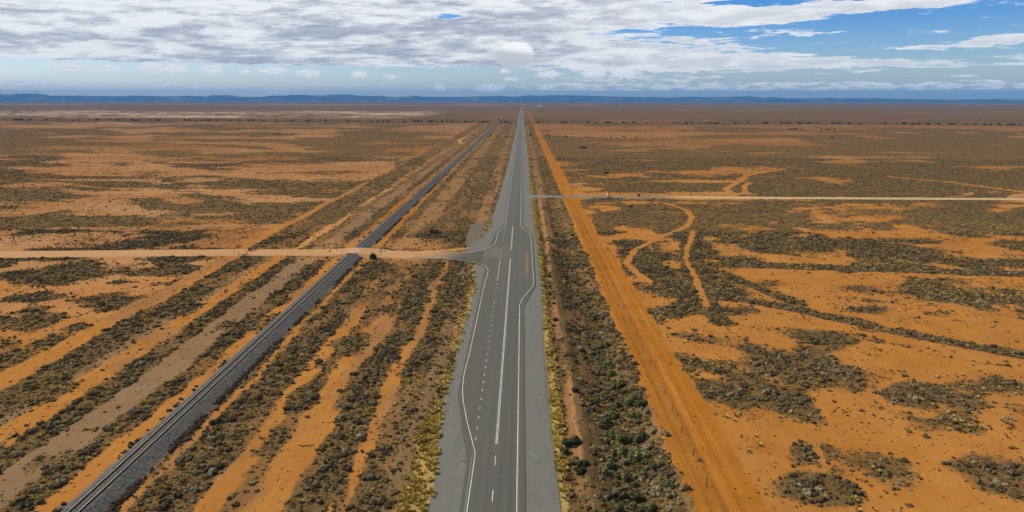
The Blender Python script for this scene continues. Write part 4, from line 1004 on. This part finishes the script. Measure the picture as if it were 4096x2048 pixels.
for pts in ([(-.34, 1.98), (.36, 1.98), (.33, 2.14), (.30, 2.17), (-.30, 2.15)], [(-.12, 2.16), (.24, 2.17), (.24, 2.34), (-.14, 2.32)], [(.06, 2.33), (.30, 2.34), (.28, 2.40), (-.2, 2.38)]): sy.prism(pts, -.034, -.022)
for k in (-.22, -.02, .18): sy.prism([(k+.09*math.cos(t*.785), 1.94+.09*math.sin(t*.785)) for t in range(8)], -.032, -.022)
sy.build('train_symbol', M_BLK, e)
MB().box((0, 0, 1.16), (.92, .03, .56)).build('plate', M_AMB, e)
x, y = P(1937, 1094, .1); e = empty('traffic_cone', (x, y, .08)); tag(e, 'small dark red traffic cone on the gravel edge by the turning lane corner', 'traffic cone')
M_CONE = pmat('dull_red_rubber', (.20,.03,.015), .6); MB().bar((0, 0, .03), (0, 0, .72), .13, .03, 12).build('cone', M_CONE, e); MB().box((0, 0, .02), (.42, .42, .04)).build('base', M_BLK, e); MB().bar((0, 0, .40), (0, 0, .50), .1, .083, 12).build('band', M_GPW, e)

def sign_back(px, py, w, h, z0, label, mat=M_BACK, posts=2, name='road_sign', stripes=False):
    x, y = P(px, py); e = empty(name, (x, y, ground_z(x, y))); tag(e, label, 'sign')
    MB().box((0, 0, z0+h/2), (w, .04, h)).build('sign_panel', mat, e)
    for s in ((-1, 1) if posts == 2 else (0,)): MB().bar((s*w*.46, -.06, -.2), (s*w*.46, -.06, z0+h+.05), .045).build('post', M_STEEL, e)
    for zz in (.25, .75): MB().box((0, -.035, z0+h*zz), (w*.98, .03, .05)).build('rail', M_STEEL, e)
    return e
sign_back(2168, 1026, 1.65, .55, 2.0, 'grey back of a wide road sign on two posts in the yellow verge grass')
e = sign_back(2150, 926, .9, .9, 1.3, 'small bluish grey sign back on one post beside the eastern verge, beyond the two-post sign', pmat('bluish_sign_back', (.20,.23,.28), .5, .4), 1)
M_NAVY = pmat('navy_panel', (.045,.055,.10), .6); M_PALE = pmat('pale_blue_stripe', (.22,.27,.36), .6)
x, y = P(2555, 793); e = empty('information_board', (x, y, 0)); tag(e, 'large dark blue-grey roadside board with paler upright stripes beside the eastern branch road', 'board')
MB().box((0, 0, 1.9), (1.9, .06, 1.5)).build('panel', M_NAVY, e)
for k in (-.62, -.2, .22, .64): MB().box((k, -.045, 1.9), (.22, .02, 1.3)).build('stripe', M_PALE, e)
for k in (-.9, .9): MB().bar((k, .08, -.3), (k, .08, 2.7), .05).build('post', M_DWOOD, e)

# railway crossing furniture
def pole(px, py, h, label, name='pole', r=.10, mat=M_DWOOD, arm=None):
    x, y = P(px, py); e = empty(name, (x, y, ground_z(x, y)-.1)); tag(e, label, 'pole')
    MB().bar((0, 0, 0), (0, 0, h), r, r*.8).build('shaft', mat, e)
    return e
e = pole(1346, 1003, 8.2*.45+1.2, 'tall thin timber pole north of the dirt road just west of the railway', r=.1); MB().bar((0, 0, 4.6), (0, 0, 4.95), .13).build('cap', M_STEEL, e)
e = pole(1502, 1003, 4.6, 'thin grey pole with a white bracket east of the railway, north of the dirt road', r=.06, mat=M_STEEL); MB().box((-.15, 0, 3.3), (.3, .1, .35), 0).build('bracket', M_GPW, e)
pole(1493, 1022, 3.6, 'short thin pole right behind the round dark bush', r=.06, mat=M_STEEL)
pole(1735, 1036, 2.9, 'slender steel pole south of the dirt road midway between railway and highway', r=.05, mat=M_STEEL)
pole(1539, 1006, 1.8, 'short pale leaning post north of the dirt road east of the railway', r=.07, mat=M_WOOD)
def xing(px, py, label):
    x, y = P(px, py); e = empty('crossing_sign', (x, y, ground_z(x, y))); tag(e, label, 'railway crossing sign')
    MB().bar((0, .05, -.2), (0, .05, 3.0), .045).build('post', M_STEEL, e)
    for s, w in ((1, 'RAILWAY'), (-1, 'CROSSING')):
        b = empty('crossbuck', (0, -.012 - .02*(s > 0), 2.55)); b.parent = e
        o = MB().box((0, 0, 0), (1.15, .02, .2)).build('board', M_GPW, b); b.rotation_euler = (0, s*R(38), 0)
        text_mesh('lettering', w, .13, M_BLK, b, (0, -.012, -.0))
    MB().box((0, 0, 1.75), (.5, .02, .5)).build('red_plate', M_RED, e)
    return e
xing(1323, 1018, 'white crossed boards on a post at the railway crossing, western side of the rails')
xing(1525, 1025, 'white crossed boards on a post beside the round dark bush east of the railway')
x, y = P(1318, 1020); e = empty('signal_post', (x, y, 0)); tag(e, 'twin pale posts with a dark plate beside the crossed boards west of the railway', 'post')
for k in (-.16, .2): MB().bar((k, 0, -.1), (k, 0, 1.7), .05).build('post', M_GPW, e)
MB().box((0, -.06, 1.45), (.42, .04, .5), 0).build('plate', M_DWOOD, e)

# ------------------------------------------------------------------ fences and gates
def fence(name, pts, gap, label, h=1.25, mat=M_POST, r=.045, wires=(.35, .7, 1.1), first=0):
    e = empty(name, (pts[0][0], pts[0][1], 0)); tag(e, label, 'fence'); ox, oy = pts[0]
    pm = MB().box((0, 0, h/2-.05), (r*2, r*2, h+.2)).mesh('post', mat); Wm = MB(); n = 0
    for (ax, ay), (bx, by) in zip(pts, pts[1:]):
        L = math.hypot(bx-ax, by-ay); k = max(1, int(L/gap)); prev = None
        for i in range(k+1):
            x, y = ax+(bx-ax)*i/k, ay+(by-ay)*i/k; z = ground_z(x, y)
            if n < 100 and (i < k or True): o = link('post', pm, e, (x-ox, y-oy, z)); o.rotation_euler = (R(random.uniform(-3, 3)), R(random.uniform(-3, 3)), 0); n += 1
            if prev:
                for w in wires: Wm.bar((prev[0], prev[1], prev[2]+w), (x-ox, y-oy, z+w), .006, None, 3)
            prev = (x-ox, y-oy, z)
    Wm.build('wire', M_STEEL, e); return e
fence('wire_fence', PL([(2895,2100),(2825,1946),(2773,1828),(2726,1735),(2688,1654),(2656,1582),(2599,1462),(2520,1294),(2452,1149),(2406,1056),(2350,938),(2315,850),(2308,832)]), 9.0, 'post and wire fence along the graded orange track east of the drain, nearest the highway')
fence('wire_fence', PL([(-300,1700),(0,1596),(370,1384),(620,1240),(820,1115),(960,1035)]), 8.0, 'thin post and wire fence far west of the railway, south of the dirt road')
fence('wire_fence', PL([(1040,985),(1300,828),(1500,700),(1650,610)]), 12.0, 'thin post and wire fence far west of the railway, north of the dirt road')
fence('wire_fence', PL([(2445,797),(2452,803),(2460,806)]), 3.5, 'short dark fence end just south of the eastern branch road', 1.3)
fence('wire_fence', PL([(2260,742),(2400,765),(2420,769)]), 9, 'short post and rail fence north of the eastern branch road', 1.3)
fence('wire_fence', PL([(2230,700),(2200,620),(2190,575)]), 20, 'thin fence beside the orange track north of the branch road', 1.2)
def panel(name, a, b, h, label, mat, bars=4, thick=.07, cat='gate', z=0.0):
    (ax, ay), (bx, by) = a, b; L = math.hypot(bx-ax, by-ay); e = empty(name, (ax, ay, z), math.atan2(by-ay, bx-ax)); tag(e, label, cat)
    for x in (0, L): MB().bar((x, 0, -.1), (x, 0, h+.15), thick).build('post', mat, e)
    m = MB()
    for i in range(bars): m.box((L/2, 0, .25+(h-.25)*i/max(1, bars-1)), (L-.1, .05, .13 if bars < 6 else .17))
    m.build('rails', mat, e); return e
M_OL = pmat('olive_painted_board', (.16,.14,.075), .8)
panel('board_panel', P(993,1006), P(1007,1008), 1.7, 'olive slatted board panel at the north edge of the western dirt road', M_OL, 8, .08, 'board')
panel('wing_fence', P(1008,1003), P(1022,996), 1.5, 'pale slatted wing fence leading away north from the olive board panel', M_WOOD, 6, .06, 'fence')
e = panel('timber_gateway', P(955,1020), P(989,1020), 1.5, 'dark timber frame over the cattle grid at the south edge of the western dirt road', M_DWOOD, 1, .09, 'frame')
panel('wing_fence', P(989,1018), P(980,1030), 1.2, 'pale railing running down from the timber frame south of the dirt road', M_WOOD, 3, .08, 'fence')
panel('wing_fence', P(979,1027), P(967,1036), 1.0, 'short yellowish picket railing south of the timber frame', M_OL, 4, .09, 'fence')
pole(937.5, 1016, 1.6, 'thick dark timber post standing alone on the south edge of the western dirt road', 'timber_post', .1)
pole(1008, 1022, 2.9, 'crooked thin pole at the southern edge of the dirt road by the olive board', 'pole', .05)
# striped hazard wing and grid on the branch road
e = panel('hazard_wing', P(2424,772), P(2431,785), 1.4, 'red and white barred wing fence beside the cattle grid on the eastern branch road', M_GPW, 3, .06, 'fence')
for k in range(4): MB().box((.8+k*2.2, 0, .85), (.18, .09, 1.2)).build('red_bar', M_RED, e)
x, y = P(2437, 789); e = empty('cattle_grid', (x, y, .06)); tag(e, 'dark steel cattle grid set into the eastern branch road', 'cattle grid')
g = MB(); 
for k in range(9): g.box((k*.32-1.3, 0, .14), (.12, 8.0, .1))
g.build('bars', M_BLK, e); MB().box((0, -4.3, .12), (3.4, .3, .3)).build('kerb', M_DWOOD, e)
pole(2514.5, 784, 1.1, 'short pinkish white marker post north of the eastern branch road', 'marker_post', .08, M_GPW)
pole(2525, 790, 1.3, 'thin pale yellow marker post at the southern edge of the eastern branch road', 'marker_post', .06, pmat('pale_yellow_paint', (.62,.56,.30), .6))
# culvert end markers and walls
M_CW = pmat('white_culvert_paint', (.70,.68,.64), .7); M_CY = pmat('yellow_culvert_paint', (.75,.62,.05), .6); M_CR = pmat('brown_culvert', (.25,.13,.08), .8)
for px, py, mt, l in [(2092,545,M_CY,'bright yellow headwall of the nearer creek culvert, eastern side of the highway'), (2072,543.5,M_CR,'brownish headwall of the nearer creek culvert, western side of the highway'), (2093,495,M_CW,'white headwall of the farther creek culvert, eastern side of the highway'), (2077.5,494.5,M_CW,'white headwall of the farther creek culvert, western side of the highway')]:
    x, y = P(px, py); e = empty('culvert_headwall', (x, y, 0)); tag(e, l, 'culvert')
    MB().box((0, 0, .35), (.5, 16, .9)).build('wall', mt, e); MB().box((1.3 if x > -4 else -1.3, -7.6, .25), (2.4, .5, .7)).build('wing', mt, e)
# log, stone ring
x, y = P(1653, 946); e = empty('stone_ring', (x, y, 0)); tag(e, 'low oval ring of pale stones on the bare flat north of the dirt road', 'stone ring')
for k in range(16):
    a = k/16*6.283; MB().bar((3.2*math.cos(a), 2.4*math.sin(a), .05), (3.2*math.cos(a)+.5, 2.4*math.sin(a)+.3, .45), .35, .22, 6).build('stone', M_WOOD, e)
x, y = P(1232, 1784); m = MB().bar((-1.1, -.2, .12), (1.1, .3, .16), .09, .05, 7).bar((0, 0, .12), (.6, -.7, .3), .05, .02, 5); o = m.build('fallen_branch', M_DWOOD, None, (x, y, ground_z(x, y))); tag(o, 'dark fallen branch lying on the bare orange lane', 'branch')
x, y = P(1762, 1300); m = MB().bar((-1.6, .4, .1), (1.4, -.3, .14), .07, .03, 7).bar((.2, 0, .12), (.9, .9, .3), .04, .02, 5); o = m.build('fallen_branch', M_WOOD, None, (x, y, ground_z(x, y))); tag(o, 'pale bleached branch lying west of the highway among small scrub', 'branch')

# ------------------------------------------------------------------ traffic on the straight
M_TYRE = pmat('tyre_rubber', (.02,.02,.02), .8)
def car(px, py, paint, label, away=True):
    x, y = P(px, py, .25); e = empty('car', (x, y, .26), 0 if away else math.pi); tag(e, label, 'car')
    b = MB(); b.add([(-.9, -2.25, .35), (.9, -2.25, .35), (.9, 2.25, .35), (-.9, 2.25, .35), (-.88, -2.2, .95), (.88, -2.2, .95), (.88, 2.15, .85), (-.88, 2.15, .85)], [(3,2,1,0),(4,5,6,7),(0,1,5,4),(1,2,6,5),(2,3,7,6),(3,0,4,7)])
    b.build('body', paint, e)
    c = MB(); c.add([(-.84, -1.9, .952), (.84, -1.9, .952), (.84, 1.1, .90), (-.84, 1.1, .90), (-.66, -1.5, 1.48), (.66, -1.5, 1.48), (.66, .35, 1.48), (-.66, .35, 1.48)], [(4,5,6,7),(0,1,5,4),(1,2,6,5),(2,3,7,6),(3,0,4,7)])
    c.build('window_glass', M_GLS, e); MB().box((0, -.6, 1.50), (1.34, 1.9, .05)).build('roof', paint, e)
    for sx in (-.82, .82):
        for sy_ in (-1.4, 1.4): MB().bar((sx-.1, sy_, .33), (sx+.1, sy_, .33), .33, None, 14).build('wheel', M_TYRE, e)
        MB().box((sx*.8, -2.26, .75), (.3, .04, .15)).build('tail_light', M_RED, e)
        MB().box((sx*.8, 2.26, .68), (.3, .04, .15)).build('headlight', M_GPW, e)
car(2087.5, 474.5, pmat('dark_car_paint', (.02,.022,.028), .3, .3), 'dark car on the straight highway just beyond the farther creek')
car(2086, 437.5, pmat('charcoal_car_paint', (.03,.03,.03), .3, .3), 'tiny dark car near the far end of the straight highway', False)
x, y = P(2073, 461); e = empty('blue_sign', (x, y, 0)); tag(e, 'small blue road sign left of the highway beyond the creeks', 'sign')
MB().box((0, 0, 2.4), (4.2, .08, 2.6)).build('sign_panel', pmat('blue_sign_paint', (.03,.16,.40), .5), e)
for k in (-1.5, 1.5): MB().bar((k, .1, 0), (k, .1, 3.2), .08).build('post', M_STEEL, e)

# ------------------------------------------------------------------ hilltop structures
def at_az(px, py, r):
    d_ = ray(px, py); k = r/math.hypot(d_.x, d_.y); return d_.x*k, d_.y*k, H+d_.z*k
x, y, z = at_az(2182.6, 380.5, 23000); h = 6*23000/F*1.15
e = empty('radio_mast', (x, y, z-4)); tag(e, 'thin radio mast on the crest of the hills beyond the highway', 'mast')
MB().bar((0, 0, 0), (0, 0, h), 3.2, 1.2, 5).build('mast', M_DWOOD, e); MB().box((0, 0, 3), (14, 10, 6)).build('hut', M_WALL, e)
M_TURB = pmat('turbine_white', (.20,.22,.25), .5)
bl = MB()
for k in range(3):
    a = k*2.0944+.5; c_, s_ = math.cos(a), math.sin(a)
    bl.add([(c_*1-s_*1.6, -2, s_*1+c_*1.6), (c_*1+s_*1.6, -2, s_*1-c_*1.6), (c_*46+s_*.4, -2, s_*46-c_*.4), (c_*46-s_*.4, -2, s_*46+c_*.4), (c_*12-s_*2.6, -1.2, s_*12+c_*2.6), (c_*12+s_*1.6, -1.2, s_*12-c_*1.6)], [(0,1,5,4), (4,5,2,3)])
BLM = bl.mesh('blades', M_TURB); TWM = MB().bar((0, 0, -20), (0, 0, 80), 3.0, 1.7, 8).mesh('tower', M_TURB); NCM = MB().box((0, 2, 81), (4, 11, 4)).mesh('nacelle', M_TURB)
for px, py in [(3,376),(8,377),(12.5,377),(19.5,377),(32,377),(46,376.5),(48.5,376.5),(55,377),(66,376),(72,375.5),(77.5,374.5),(91.5,374),(96,373.5),(129,377.5),(142,377.5),(147.5,377.5),(153,378)]:
    x, y, z = at_az(px, py, 23200); e = empty('wind_turbine', (x, y, z), rng.uniform(-.6, .6)); e.scale = (1, 1, float(rng.uniform(.7, 1.15))); tag(e, 'slender wind turbine on the ridge at the western end of the hills', 'wind turbine', 'wind turbines on the western ridge')
    link('tower', TWM, e); link('nacelle', NCM, e); o = link('blades', BLM, e, (0, -4, 81)); o.rotation_euler = (0, rng.uniform(0, 2), 0)
